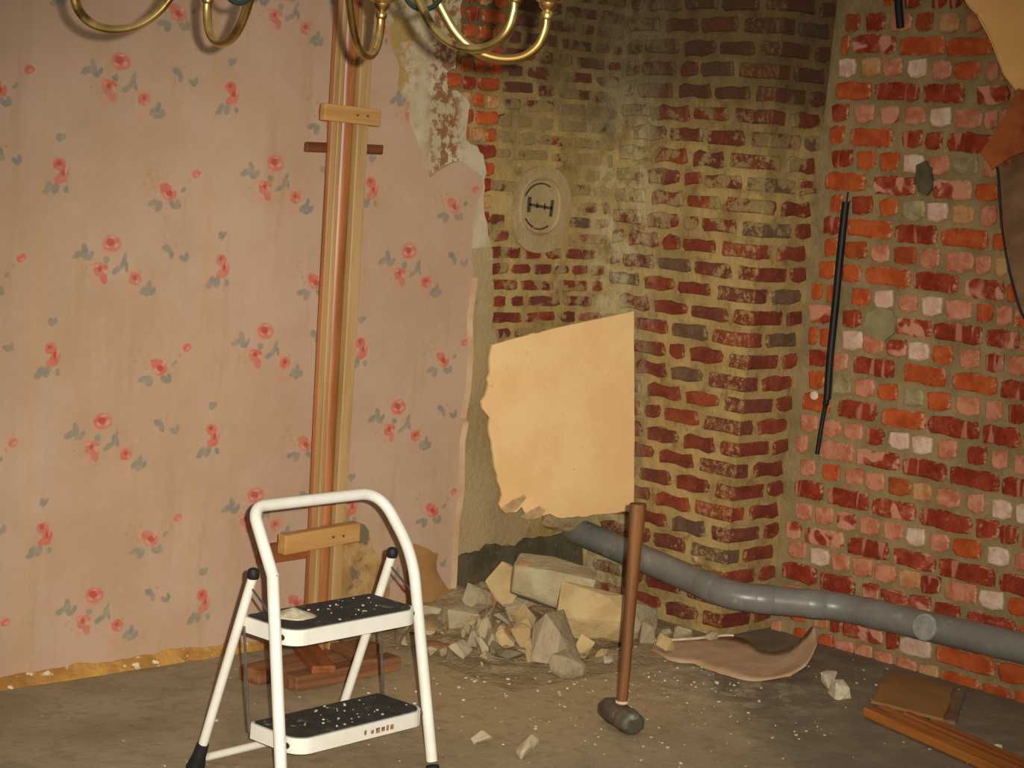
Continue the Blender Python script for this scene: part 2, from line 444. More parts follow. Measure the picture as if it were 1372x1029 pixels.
M_PINE = wood('pale_pine', lin(182, 146, 98), lin(164, 126, 78))
M_PINE_X = wood('pale_pine_crosswise', lin(192, 146, 86), lin(170, 122, 66), axis=0)
M_VARN = wood('varnished_wood', lin(176, 112, 62), lin(142, 84, 42), rough=0.38, spec=0.45)
M_VARN_X = wood('varnished_wood_crosswise', lin(150, 88, 42), lin(120, 66, 30), axis=0)
M_REDWOOD = wood('reddish_wood', lin(146, 98, 64), lin(112, 70, 44), axis=0)
M_DARKBAR = wood('dark_brown_wood', lin(118, 66, 36), lin(84, 46, 26), axis=0)
M_FLOORWOOD = wood('orange_timber', lin(170, 104, 44), lin(138, 78, 30), c3=lin(112, 60, 24), axis=0)
M_CARD = simple('brown_fibreboard', lin(150, 108, 58), lin(134, 94, 50), 5, 0.85, 0.2, 60, 0.003)
M_BOARD = simple('tan_board', lin(240, 200, 142), lin(232, 188, 126), 5, 0.75, 0.25, 120, 0.003, c3=lin(220, 170, 108), s3=60, lo3=0.62, hi3=0.74)
M_LINING = simple('orange_tan_lining', lin(244, 190, 118), lin(236, 178, 104), 5, 0.75, 0.2, 120, 0.003)
M_BOARDTORN = simple('torn_board_core', lin(220, 184, 130), lin(196, 158, 108), 30, 0.9, 0.5, 50, 0.006)
M_WHITE = simple('white_enamel', lin(232, 228, 216), lin(224, 218, 202), 9, 0.32, spec=0.5)
M_RUBBER = simple('black_rubber', lin(26, 25, 24), lin(36, 34, 32), 30, 0.6, 0.2, 80)
M_MAT = simple('ribbed_black_mat', lin(58, 56, 52), lin(44, 42, 40), 30, 0.75, 0.3, 160, 0.002, c3=lin(150, 142, 122), s3=22, lo3=0.60, hi3=0.74)
M_STEEL = simple('grey_steel', lin(120, 116, 108), lin(96, 92, 86), 20, 0.4, metal=0.7)
M_DUST = simple('plaster_dust', lin(206, 194, 164), lin(184, 170, 138), 40, 0.95, 0.6, 90, 0.006)
M_PIPE = simple('grey_pvc', lin(122, 117, 108), lin(112, 107, 98), 6, 0.36, c3=lin(138, 132, 120), s3=16, lo3=0.56, hi3=0.7, spec=0.5)
M_PIPEDUST = simple('chalk_scuffed_pvc', lin(150, 146, 134), lin(132, 128, 118), 40, 0.7)
M_BRASS = simple('antique_brass', lin(224, 190, 118), lin(184, 146, 80), 14, 0.34, metal=1.0, c3=lin(104, 78, 42), s3=9, lo3=0.56, hi3=0.7)
M_VERDI = simple('verdigris_glass', lin(34, 46, 40), lin(24, 34, 30), 14, 0.25)
M_BLACK = simple('black_sheath', lin(22, 20, 18), lin(30, 28, 26), 20, 0.5)
M_IRON = simple('worn_iron', lin(104, 96, 80), lin(78, 70, 58), 16, 0.6, 0.5, 60, 0.004, metal=0.3, c3=lin(150, 140, 116), s3=24, lo3=0.60, hi3=0.72)
M_HANDLE = wood('hammer_handle', lin(132, 86, 46), lin(98, 62, 32), c3=lin(158, 118, 72), rough=0.5)
RUB = {
    'dust': simple('rubble_grit', lin(176, 152, 112), lin(150, 128, 92), 16, 0.95, 1.0, 50, 0.02),
    'grey': simple('rubble_grey', lin(176, 158, 124), lin(156, 138, 106), 9, 0.95, 0.8, 40, 0.01),
    'tan': simple('rubble_tan', lin(196, 168, 118), lin(176, 146, 98), 9, 0.95, 0.7, 40, 0.01),
    'pale': simple('rubble_pale', lin(186, 170, 134), lin(164, 146, 110), 9, 0.95, 0.8, 40, 0.01),
    'red': simple('rubble_brick', lin(172, 128, 84), lin(144, 100, 64), 12, 0.95, 0.8, 40, 0.01),
    'dark': simple('rubble_dark', lin(140, 122, 92), lin(120, 104, 78), 9, 0.95, 0.8, 40, 0.01),
}
M_SCRAP = simple('pink_paper_scrap', lin(192, 160, 124), lin(178, 142, 104), 10, 0.85, 0.3, 30, 0.006, c3=lin(206, 110, 88), s3=16, lo3=0.66, hi3=0.7)
M_SCRAPEDGE = simple('pale_paper_edge', lin(226, 204, 172), lin(206, 178, 140), 20, 0.9)
M_STAIN = simple('brown_stained_plaster', lin(188, 150, 96), lin(158, 118, 70), 14, 0.9, 0.5, 40, 0.006, c3=lin(120, 104, 78), s3=12, lo3=0.54, hi3=0.6)
M_BARE = simple('bare_backing_board', lin(168, 124, 74), lin(148, 104, 60), 10, 0.9)
M_FLAP = simple('brown_lining_back', lin(166, 90, 40), lin(140, 70, 30), 10, 0.85)
M_STRIP = simple('weathered_lath', lin(138, 106, 74), lin(112, 82, 56), 10, 0.85, 0.3, 30)
M_INK = simple('charcoal_mark', lin(64, 56, 44), lin(84, 74, 56), 30, 0.9)

# ------------------------------------------------------------------ the setting
XR, YL, YB, XP = 5.45, 4.83, 4.86, 5.16
def corner_y(z): return 4.175 - 0.018 * z            # the breast leans a little
H_ROOM = 2.75
floor = structure(MB().box((-0.8, -0.8, -0.1), (5.7, 5.1, 0.0)).build('floor', M_FLOOR))
wall_left = structure(MB().box((-0.8, YB, 0.0), (5.16, 5.06, H_ROOM)).build('wall_left', M_MORTAR_P))
wall_right = structure(MB().box((XR, -0.8, 0.0), (5.65, 4.165, H_ROOM)).build('wall_right', M_MORTAR_R))
mb = MB()
c0, c1 = corner_y(0), corner_y(H_ROOM)
mb.raw([(XP, c0, 0), (5.65, c0, 0), (5.65, 5.06, 0), (XP, 5.06, 0), (XP, c1, H_ROOM), (5.65, c1, H_ROOM), (5.65, 5.06, H_ROOM), (XP, 5.06, H_ROOM)],
       [(3, 2, 1, 0), (4, 5, 6, 7), (0, 1, 5, 4), (1, 2, 6, 5), (2, 3, 7, 6), (3, 0, 4, 7)])
wall_chimney = structure(mb.build('wall_chimney', M_MORTAR_P))
wall_chimney['label'] = 'dark sooty brick chimney breast in the corner with smeared yellow mortar'
wall_left['label'] = 'rose wallpapered wall, torn back to plaster and brick near the chimney breast'
wall_right['label'] = 'bare wall of orange, red and pale pink bricks in grey mortar'

# coats on the left wall
yback = lambda d: (lambda x, z: (x, YB - d, z))
PAPER_EDGE = [(3.930, 2.75), (3.945, 2.3), (3.959, 2.140), (3.974, 2.046), (4.012, 1.973), (4.053, 1.909), (4.048, 1.855), (4.095, 1.802), (4.110, 1.741), (4.156, 1.670), (4.181, 1.609), (4.220, 1.553), (4.296, 1.598), (4.356, 1.616), (4.458, 1.570), (4.469, 1.534), (4.446, 1.487), (4.433, 1.403), (4.436, 1.300), (4.451, 1.217), (4.440, 1.078), (4.456, 0.947), (4.457, 0.828), (4.443, 0.722), (4.458, 0.706), (4.447, 0.642), (4.461, 0.454), (4.447, 0.348), (4.456, 0.136), (4.451, 0.004)]
PLASTER_EDGE = [(4.34, 2.75), (4.322, 2.181), (4.318, 2.081), (4.309, 2.030), (4.313, 1.926), (4.274, 1.907), (4.285, 1.858), (4.348, 1.843), (4.392, 1.811), (4.387, 1.759), (4.387, 1.688), (4.441, 1.671), (4.472, 1.642), (4.492, 1.581), (4.486, 1.503), (4.500, 1.430), (4.541, 1.327)]
RENDER_EDGE = [(4.541, 1.327), (4.566, 1.195), (4.575, 1.036), (4.628, 0.955), (4.720, 0.708), (4.845, 0.313), (4.805, 0.254), (4.769, 0.232), (4.625, 0.253), (4.591, 0.229), (4.462, 0.219)]
pe = rag(PAPER_EDGE, 0.004, 0.02, 3, closed=False)
paper = plate('wallpapered_plaster', [(-0.8, 2.75)] + pe + [(-0.8, 0.004)], yback(0.015), yback(0.030), M_PAPER, wall_left)
ple = rag(PLASTER_EDGE, 0.006, 0.02, 5, closed=False)
plate('white_plaster_coat', [(3.7, 2.75)] + ple + [(4.3, 1.30), (3.7, 1.31)], yback(0.0), yback(0.0148), M_PLASTER, wall_left)
rde = rag(RENDER_EDGE, 0.006, 0.02, 6, closed=False)
plate('cement_render_coat', [(4.3, 1.30)] + rde + [(4.46, 0.0), (4.3, 0.0)], yback(0.0), yback(0.0146), M_RENDER, wall_left)
plate('dark_cement_patch', rag([(4.466, 0.223), (4.588, 0.228), (4.623, 0.253), (4.774, 0.231), (4.810, 0.253), (5.065, 0.253), (5.137, 0.230), (5.150, 0.0), (4.480, 0.0)], 0.006, 0.03, 7), yback(0.0), yback(0.008), M_DARKCEM, wall_left)
bm = bmesh.new(); bmesh.ops.create_icosphere(bm, subdivisions=3, radius=1.0)
for v in bm.verts:
    s_ = 1 + 0.22 * noise.noise(v.co * 1.6) + 0.07 * noise.noise(v.co * 6)
    v.co = Vector((v.co.x * .115 * s_, v.co.y * .050 * s_, v.co.z * .050 * s_))
me = bpy.data.meshes.new('cement_fillet'); bm.to_mesh(me); bm.free()
link('cement_fillet', me, M_RENDER, wall_left, (5.03, 4.845, .318))
# the thin curled lip of paper along the cut edge
lip = [(x, z) for x, z in PAPER_EDGE if z < 1.25]
vs = []; fs = []
for i, (x, z) in enumerate(lip):
    vs += [(x - 0.004, YL, z), (x + 0.012, YL - 0.012, z), (x + 0.018, YL - 0.004, z), (x + 0.004, YL + 0.004, z)]
    if i: 
        a = 4 * (i - 1); b = 4 * i
        fs += [(a + j, a + (j + 1) % 4, b + (j + 1) % 4, b + j) for j in range(4)]
mesh('curled_paper_lip', vs, fs, M_SCRAP, wall_left)
# spoiled patches low on the paper
plate('stained_patch', rag([(3.914, 0.379), (4.003, 0.385), (4.055, 0.350), (4.076, 0.288), (4.149, 0.216), (4.165, 0.109), (4.10, 0.02), (3.75, 0.02), (3.80, 0.16), (3.887, 0.242)], 0.010, 0.025, 11), yback(0.029), yback(0.0325), M_STAIN, wall_left)
plate('bare_backing_patch', rag([(4.261, 0.290), (4.379, 0.242), (4.378, 0.180), (4.441, 0.106), (4.40, 0.02), (4.25, 0.02), (4.236, 0.181)], 0.006, 0.025, 12), yback(0.029), yback(0.0325), M_BARE, wall_left)
# torn glue strip where the skirting was
rng = random.Random(4)
vs = []; fs = []; xs = [-0.8 + i * 0.03 for i in range(int((3.74 + 0.8) / 0.03) + 1)]
for i, x in enumerate(xs):
    h = 0.032 + 0.010 * noise.noise((x * 5, 0, 0)) + rng.uniform(-0.006, 0.006); dpt = 0.020 + 0.010 * noise.noise((x * 7, 3, 0)) + rng.uniform(-0.003, 0.003)
    if x > 3.5: h *= (3.80 - x) / 0.3
    vs += [(x, YL + 0.004, 0.0), (x, YL - dpt - 0.012, 0.0), (x, YL - dpt, h * 0.55), (x, YL - 0.004, h), (x, YL + 0.004, h)]
    if i:
        a = 5 * (i - 1); b = 5 * i
        fs += [(a + j, a + (j + 1) % 5, b + (j + 1) % 5, b + j) for j in range(5)]
fs += [(0, 1, 2, 3, 4), tuple(5 * (len(xs) - 1) + j for j in range(4, -1, -1))]
structure(mesh('baseboard_left', vs, fs, M_BASE), 'ragged ochre strip of glue and plaster left where the skirting board was')

# ------------------------------------------------------------------ bricks
def brick_mesh(L, H, jag, seed, proud=0.010):
    """face in local x (length) / z (height); local -y faces the room"""
    rng = random.Random(seed); pts = []
    nl = 4 if L > 0.12 else 2
    for i in range(nl): pts.append((-L / 2 + L * (i + 0.2) / nl * 1.0, -H / 2))
    for i in range(2): pts.append((L / 2, -H / 2 + H * (i + 0.3) / 2))
    for i in range(nl): pts.append((L / 2 - L * (i + 0.2) / nl, H / 2))
    for i in range(2): pts.append((-L / 2, H / 2 - H * (i + 0.3) / 2))
    o = [(x + rng.uniform(-jag, jag), z + rng.uniform(-jag, jag)) for x, z in pts]
    n = len(o); vs = []
    for (x, z) in o: vs.append((x * 1.02, 0.012, z * 1.04))
    for (x, z) in o: vs.append((x, -proud * 0.55, z))
    for (x, z) in o: vs.append((x * (1 - 0.010 / L * 1.4), -proud + rng.uniform(-0.0015, 0.0015), z * (1 - 0.010 / H * 1.2)))
    vs.append((0, -proud + rng.uniform(-0.002, 0.0015), 0))
    fs = []
    for k in range(2):
        for i in range(n):
            j = (i + 1) % n; fs.append((k * n + i, k * n + j, (k + 1) * n + j, (k + 1) * n + i))
    for i in range(n): fs.append((2 * n + i, 2 * n + (i + 1) % n, 3 * n))
    me = bpy.data.meshes.new('brick')
    me.from_pydata(vs, [], fs); me.update()
    bm = bmesh.new(); bm.from_mesh(me); bmesh.ops.recalc_face_normals(bm, faces=bm.faces); bm.to_mesh(me); bm.free()
    return me
_cache = {}
def brick_obj(parent, mat, L, H, kind, rng, proud=0.010, jag=0.004, cls='r'):
    base = 0.17 if L > 0.12 else 0.078
    key = (mat.name, base, rng.randrange(4), cls)
    if key not in _cache:
        me = brick_mesh(base, 0.066, jag, hash((base, key[2], len(cls))) % 10007 + key[2] * 31, proud); me.materials.append(mat); _cache[key] = me
    o = bpy.data.objects.new('brick', _cache[key]); COL.objects.link(o)
    o.scale = (L / base, 1, H / 0.066); o.parent = parent
    return o

RIGHT_ROWS = [
    (2.280, '3.931:3.894o 3.845:3.783r 3.736:3.682r 3.668:3.619r'),
    (2.200, '4.083:4.025b 3.994:3.922r 3.892:3.810p 3.788:3.723b 3.698:3.619t 3.588:3.532p'),
    (2.121, '4.093:4.058o 4.046:3.867m 3.845:3.667o 3.656:3.485o'),
    (2.042, '4.096:4.025w 3.998:3.922t 3.907:3.828p 3.802:3.729w 3.707:3.632p 3.618:3.520o 3.496:3.451p'),
    (1.963, '4.094:3.951o 3.928:3.752r 3.731:3.573r 3.521:3.408m'),
    (1.884, '4.105:4.034r 4.007:3.926p 3.899:3.824m 3.798:3.717p 3.692:3.613w 3.599:3.497p 3.484:3.436p 3.425:3.391p'),
    (1.804, '4.107:4.044o 4.017:3.845o 3.800:3.719r 3.704:3.639r 3.614:3.450r'),
    (1.725, '4.086:3.999r 3.980:3.907o 3.884:3.802o 3.783:3.702w 3.680:3.605p 3.583:3.489g 3.471:3.413p'),
    (1.646, '4.104:3.936o 3.898:3.733m 3.656:3.507m 3.486:3.403o'),
    (1.567, '4.075:4.024o 3.981:3.900r 3.865:3.790o 3.768:3.683g 3.668:3.593w 3.571:3.490t 3.459:3.404p'),
    (1.488, '4.098:4.026r 3.995:3.807o 3.788:3.623r 3.601:3.425o 3.405:3.350o'),
    (1.408, '4.084:4.025o 3.993:3.900b 3.881:3.805p 3.786:3.701b 3.682:3.602p 3.577:3.475p 3.461:3.402p 3.385:3.340t'),
    (1.329, '4.095:4.027o 3.996:3.918o 3.891:3.710o 3.695:3.521r 3.490:3.344m 3.331:3.283o'),
    (1.250, '4.122:4.078o 4.054:4.022o 3.947:3.870o 3.847:3.771w 3.745:3.671p 3.652:3.573w 3.555:3.455p 3.435:3.379o 3.362:3.307p'),
    (1.171, '4.125:4.024m 3.973:3.903r 3.750:3.610m 3.592:3.408r 3.390:3.271m'),
    (1.092, '4.116:4.079o 4.067:4.007o 3.968:3.886w 3.878:3.797p 3.775:3.696m 3.689:3.608w 3.590:3.511o 3.482:3.405p 3.384:3.315r 3.295:3.228p'),
    (1.012, '4.102:4.026r 4.006:3.935p 3.911:3.743r 3.701:3.533o 3.497:3.333o 3.313:3.185r'),
    (0.933, '4.097:4.032o 3.993:3.914g 3.894:3.817p 3.794:3.714o 3.688:3.611g 3.592:3.506o 3.477:3.386p 3.365:3.306p 3.279:3.215r'),
    (0.854, '4.116:3.995o 3.955:3.796r 3.769:3.594o 3.576:3.387r 3.366:3.229r'),
    (0.775, '4.115:4.042p 4.022:3.942p 3.922:3.844p 3.829:3.756r 3.729:3.647w 3.636:3.555w 3.533:3.458p 3.416:3.342r 3.321:3.263p 3.236:3.176p'),
    (0.696, '4.123:4.077p 4.021:3.878p 3.862:3.682m 3.664:3.491r 3.477:3.288r 3.271:3.139r'),
    (0.616, '4.097:4.036p 3.999:3.923o 3.900:3.822p 3.810:3.733p 3.714:3.628b 3.613:3.540t 3.518:3.425p 3.393:3.330p 3.302:3.230w 3.210:3.150w'),
    (0.537, '4.112:3.990r 3.966:3.793r 3.770:3.596m 3.574:3.376r 3.352:3.269m 3.262:3.194r'),
    (0.458, '4.103:4.029p 4.013:3.937p 3.917:3.838m 3.818:3.737p 3.718:3.635p 3.620:3.546w 3.524:3.452p 3.431:3.325o 3.300:3.221w 3.197:3.137p'),
    (0.379, '4.135:4.069m 4.048:3.880m 3.856:3.690r 3.667:3.497m 3.479:3.266r 3.242:3.121m'),
    (0.308, '4.114:4.036p 4.016:3.935w 3.923:3.844p 3.828:3.750p 3.735:3.651p 3.636:3.550t 3.543:3.466r 3.445:3.324p 3.310:3.220w 3.203:3.125o'),
    (0.228, '4.134:3.982r 3.962:3.815r 3.779:3.710m 3.702:3.593m 3.582:3.493m 3.479:3.378r 3.350:3.166m 3.149:3.049o'),
    (0.149, '4.117:4.042p 4.026:3.952o 3.936:3.856p 3.841:3.770r 3.755:3.685p 3.670:3.587o 3.572:3.498p 3.484:3.411p 3.397:3.312o 3.298:3.228p 3.208:3.140p 3.119:3.053p'),
    (0.082, '4.134:4.101p 4.084:4.001o 3.977:3.912t 3.904:3.856r 3.844:3.677m 3.662:3.609r 3.602:3.479w 3.461:3.230o 3.213:3.098o'),
    (0.003, '4.159:4.116p 4.058:3.984o 3.943:3.879o 3.871:3.796p 3.788:3.714p 3.702:3.630p 3.611:3.529p 3.514:3.437t 3.426:3.284o 3.266:3.162o 3.142:3.068o'),
]
rng = random.Random(21)
for z, row in RIGHT_ROWS:
    for tok in row.split():
        a, b = tok.split(':'); y0 = float(a); y1 = float(b[:-1]); c = b[-1]
        L = y0 - y1
        if y0 > corner_y(z) - 0.012: y0 = corner_y(z) - 0.012; L = y0 - y1
        if L < 0.02: continue
        o = brick_obj(wall_right, BR[c], L * 1.03, 0.0625 + rng.uniform(-0.003, 0.003), 'w', rng)
        o.rotation_euler = (rng.uniform(-0.02, 0.02), rng.uniform(-0.02, 0.02), -math.pi / 2 + rng.uniform(-0.02, 0.02))
        o.location = (XR - 0.001 + rng.uniform(-0.002, 0.003), (y0 + y1) / 2, z + rng.uniform(-0.002, 0.002))
# the courses going on out of the picture, one mesh
mb = MB(); rng = random.Random(5)
def field_brick(mb, y0, y1, z, rng):
    mb.box((XR - 0.008 - rng.uniform(0, 0.003), y1, z - 0.031), (XR + 0.01, y0, z + 0.031))
for i, (z, row) in enumerate(RIGHT_ROWS):
    y = float(row.split()[-1].split(':')[1][:-1]) - 0.018
    while y > 2.3:
        L = 0.17 if i % 2 == 0 else 0.078
        field_brick(mb, y, y - L, z, rng); y -= L + 0.018
fld = mb.build('brick_field', BR['o'], wall_right); fld['kind'] = 'stuff'

# chimney breast: corner bricks wrap round the arris
rng = random.Random(8)
def rough_block(name, dx, dy, dz, mat, parent, seed):
    r = random.Random(seed); bm = bmesh.new(); bmesh.ops.create_cube(bm, size=1.0)
    for v in bm.verts: v.co = Vector((v.co.x * dx, v.co.y * dy, v.co.z * dz))
    bmesh.ops.subdivide_edges(bm, edges=bm.edges[:], cuts=1, use_grid_fill=True)
    bmesh.ops.bevel(bm, geom=[e for e in bm.edges if len(e.link_faces) == 2 and e.calc_face_angle(0) > 0.5], offset=0.006, segments=1, affect='EDGES')
    for v in bm.verts: v.co += Vector((r.uniform(-1, 1), r.uniform(-1, 1), r.uniform(-1, 1))) * 0.003
    me = bpy.data.meshes.new(name); bm.to_mesh(me); bm.free(); me.materials.append(mat)
    o = bpy.data.objects.new(name, me); COL.objects.link(o); o.parent = parent; return o
def soot(rng):
    return SOOT[rng.choices((0, 1, 2, 3), (5, 3, 3, 0.7))[0]]
J = 0.027
for j in range(-17, 13):
    z = 0.990 - 0.0778 * j
    if z < 0.03: continue
    cy = corner_y(z); h = 0.051
    A = (j % 2 == 0)
    fw, sw = (0.085, 0.175) if A else (0.172, 0.075)      # corner block on the face / on the return
    m = soot(rng)
    o = rough_block('brick', sw, fw, h, m, wall_chimney, j + 100)
    o.location = (XP - 0.007 + sw / 2, cy - 0.007 + fw / 2, z)
    # the face, towards the inner corner
    y = cy - 0.007 + fw + J + rng.uniform(-0.004, 0.006)
    seq = [0.157] * 5 if rng.random() < 0.75 else [0.157, 0.075, 0.157, 0.157, 0.157]
    for L in seq:
        L = L + rng.uniform(-0.012, 0.010)
        if y + L > 4.845: L = 4.845 - y
        if L < 0.035: break
        o = brick_obj(wall_chimney, soot(rng), L, h + rng.uniform(-0.006, 0.004), 's', rng, jag=0.007, cls='soot')
        o.rotation_euler = (0, rng.uniform(-0.02, 0.02), -math.pi / 2)
        o.location = (XP - 0.001, y + L / 2, z + rng.uniform(-0.003, 0.003))
        y += L + J
    # the return, towards the orange wall
    x = XP - 0.007 + sw + J
    for L in ((0.085,) if A else (0.165,)):
        if x + L > XR - 0.012: L = XR - 0.012 - x
        if L < 0.03: break
        o = brick_obj(wall_chimney, soot(rng), L, h, 's', rng, jag=0.006, cls='soot')
        o.location = (x + L / 2, cy - 0.001, z); o.rotation_euler = (0, rng.uniform(-0.02, 0.02), 0)

# alcove beside it: dim bricks, and a strip of orange ones the plaster has fallen from
rng = random.Random(14)
def edge_x(z, E):
    for (x0, z0), (x1, z1) in zip(E[:-1], E[1:]):
        if z1 <= z <= z0: return x0 + (x1 - x0) * (z0 - z) / max(z0 - z1, 1e-6)
    return E[-1][0]
ALL_EDGE = PLASTER_EDGE + RENDER_EDGE[1:]
for j in range(0, 26):
    z = 2.35 - 0.058 * j
    if z < 0.9: break
    ex = edge_x(z, ALL_EDGE)
    x = 4.536
    k = 0
    while x > ex - 0.03 and z > 1.2:
        L = 0.052 if j % 2 else (0.105 if k % 2 == 0 else 0.052)
        L += rng.uniform(-0.004, 0.004)
        o = brick_obj(wall_left, BR[rng.choice('oobt') if j % 2 else rng.choice('robr')], L, 0.046, 'w', rng)
        o.location = (x - L / 2, YB - 0.001, z); x -= L + 0.014; k += 1
    x = max(4.556, ex + 0.0) + (0.0 if j % 2 else -0.02) + rng.uniform(0, 0.02)
    while x < 5.12:
        L = (0.15 if rng.random() < 0.6 else 0.075) + rng.uniform(-0.015, 0.01)
        if x + L > 5.14: L = 5.14 - x
        if L < 0.03: break
        cxm = x + L / 2
        if not (abs(cxm - 4.78) < 0.16 and 1.32 < z < 1.60):
            o = brick_obj(wall_left, soot(rng), L, 0.038 + rng.uniform(-0.004, 0.003), 's', rng, jag=0.007, cls='sootflat', proud=0.004)
            o.location = (cxm, YB - 0.000, z); o.rotation_euler = (0, rng.uniform(-0.02, 0.02), 0)
        x += L + 0.026
# pale lumps of old plaster left on the alcove bricks
# oval plaster plug with a charcoal mark in a ring
def oval(cx, cz, rx, rz, n=36, p=2.4):
    return [(cx + rx * math.copysign(abs(math.cos(a)) ** (2 / p), math.cos(a)), cz + rz * math.copysign(abs(math.sin(a)) ** (2 / p), math.sin(a))) for a in [2 * math.pi * k / n for k in range(n)]]
plug = plate('oval_plaster_plug', oval(4.782, 1.462, 0.145, 0.155), yback(0.0), yback(0.012), M_RENDER, wall_left)
vs = []; fs = []; n = 48; a = oval(4.768, 1.475, 0.105, 0.105, n, 2.3); b = oval(4.768, 1.475, 0.092, 0.093, n, 2.3)
for (p, q) in zip(a, b):
    vs += [(p[0], YB - 0.012, p[1]), (0.5 * (p[0] + q[0]), YB - 0.019, 0.5 * (p[1] + q[1])), (q[0], YB - 0.012, q[1])]
for k in range(n):
    k2 = (k + 1) % n; fs += [(3 * k, 3 * k2, 3 * k2 + 1, 3 * k + 1), (3 * k + 1, 3 * k2 + 1, 3 * k2 + 2, 3 * k + 2)]
mesh('ring_rim', vs, fs, M_RENDER, plug)
mk = MB()
def stroke(x0, z0, x1, z1, wd):
    d = Vector((x1 - x0, z1 - z0)).normalized() * wd / 2; nx, nz = -d.y, d.x
    vs = [(x, y, z) for y in (YB - 0.011, YB - 0.0145) for x, z in ((x0 + nx, z0 + nz), (x1 + nx, z1 + nz), (x1 - nx, z1 - nz), (x0 - nx, z0 - nz))]
    mk.raw(vs, [(0, 1, 2, 3), (7, 6, 5, 4), (0, 4, 5, 1), (1, 5, 6, 2), (2, 6, 7, 3), (3, 7, 4, 0)])
stroke(4.712, 1.507, 4.712, 1.452, 0.016); stroke(4.828, 1.500, 4.824, 1.440, 0.014)
stroke(4.712, 1.480, 4.826, 1.470, 0.010); stroke(4.752, 1.488, 4.752, 1.468, 0.006); stroke(4.79, 1.486, 4.79, 1.462, 0.006)
for a0, a1, rr in ((60, 150, 0.082), (215, 245, 0.080), (255, 300, 0.082)):
    for t in range(a0, a1, 12):
        p = [(4.768 + rr * 1.05 * math.cos(R(u)), 1.475 + rr * math.sin(R(u))) for u in (t, t + 12)]
        stroke(p[0][0], p[0][1], p[1][0], p[1][1], 0.006)
mk.build('charcoal_mark', M_INK, plug)['label'] = 'dark H-shaped mark between two arcs'

# patches on the orange wall
xf = lambda d: (lambda y, z: (XR - d, y, z))
plate('cement_patch', rag([(3.885, 1.142), (3.870, 1.196), (3.832, 1.221), (3.769, 1.218), (3.743, 1.184), (3.751, 1.142), (3.787, 1.107), (3.841, 1.116)], 0.004, 0.02, 2), xf(0.0), xf(0.013), simple('green_grey_cement', lin(150, 138, 96), lin(130, 118, 80), 12, 0.95, 0.5, 40, 0.006), wall_right)
plate('soot_hole', rag([(3.728, 1.717), (3.694, 1.736), (3.661, 1.713), (3.655, 1.663), (3.674, 1.619), (3.712, 1.634), (3.728, 1.671)], 0.006, 0.02, 2), xf(0.0), xf(0.0135), M_DARKCEM, wall_right)  # flat dark plate, its colour imitates the shade inside a hole

# ------------------------------------------------------------------ step ladder
lad = empty('step_ladder', (3.04, 3.755, 0.0), R(4.8))
tag(lad, 'white two-step folding ladder with black treads, in front of the rose wallpaper', 'step ladder')
pts = fillet([(-.267, -.152, .02), (-.248, -.045, .569), (-.226, .072, .720), (.226, .072, .720), (.248, -.045, .569), (.267, -.152, .02)], [0, .045, .075, .075, .045], 9)
MB().tube(pts, 0.0155, 14).build('front_frame', M_WHITE, lad, True)
for s in (-1, 1):
    MB().tube([(s * .2675, -.1564, .0), (s * .2674, -.1550, .008)], 0.018, 14).build('rubber_foot', M_RUBBER, lad, True)
for s in (-1, 1):
    leg = MB().tube([(s * .246, .031, .550), (s * .246, .194, .05)], 0.0125, 12).build('rear_leg', M_WHITE, lad, True)
    MB().lathe([(.0125, 0), (.0155, .004), (.0155, .018), (.012, .026), (.005, .029)], seg=14).build('end_cap', M_RUBBER, leg, True, (s * .246, .030, .545))
    foot = MB(); d = Vector((0, .192, -.512)).normalized()
    foot.tube([Vector((s * .246, .185, .075)), Vector((s * .246, .198, .040)), Vector((s * .246, .212, .0))], [.0155, .018, .026], 14)
    foot.build('rubber_boot', M_RUBBER, leg, True)
MB().tube(fillet([(-.242, .190, .062), (-.232, .198, .030), (-.16, .198, .030), (.16, .198, .030), (.232, .198, .030), (.242, .190, .062)], .03, 6), 0.0105, 12).build('rear_crossbar', M_WHITE, lad, True)

def rounded(x0, x1, y0, y1, r, rb=0.01, n=7):
    out = []
    for cx, cy, a0, rr in ((x1 - rb, y1 - rb, 0, rb), (x0 + rb, y1 - rb, 90, rb), (x0 + r, y0 + r, 180, r), (x1 - r, y0 + r, 270, r)):
        for k in range(n + 1):
            a = R(a0 + 90 * k / n); out.append((cx + rr * math.cos(a), cy + rr * math.sin(a)))
    return out
rng = random.Random(31)
for zt, y0, y1, hw, nspeck in ((.436, -.110, .083, .228, 34), (.170, -.157, .0285, .232, 34)):
    po = rounded(-hw, hw, y0, y1, .048)
    st = plate('step_tray', po, lambda x, y: (x, y, zt - .040), lambda x, y: (x, y, zt), M_WHITE, lad)
    pi = rounded(-hw + .008, hw - .008, y0 + .008, y1 - .006, .042)
    plate('tread_mat', pi, lambda x, y: (x, y, zt - .002), lambda x, y: (x, y, zt + .003), M_MAT, st)
    for s in (-1, 1):
        MB().tube([(s * (hw - .004), y0 + .040, zt - .022), (s * .262, y0 + .040, zt - .022)], .008, 10).build('pivot_bolt', M_RUBBER if s < 0 else M_STEEL, st, True)
    mb = MB()
    for k in range(nspeck):
        u = rng.gauss(0.02, .09); v = rng.uniform(y0 + .02, y1 - .015)
        if abs(u) > hw - .015: continue
        q = rng.choice((.001, .0015, .002, .003)); a = rng.uniform(0, 3)
        mb.box((-q, -q * .7, 0), (q, q * .7, q), Matrix.Translation((u, v, zt + .0028)) @ Matrix.Rotation(a, 4, 'Z'))
    sp = mb.build('plaster_crumbs', M_DUST, st); sp['kind'] = 'stuff'
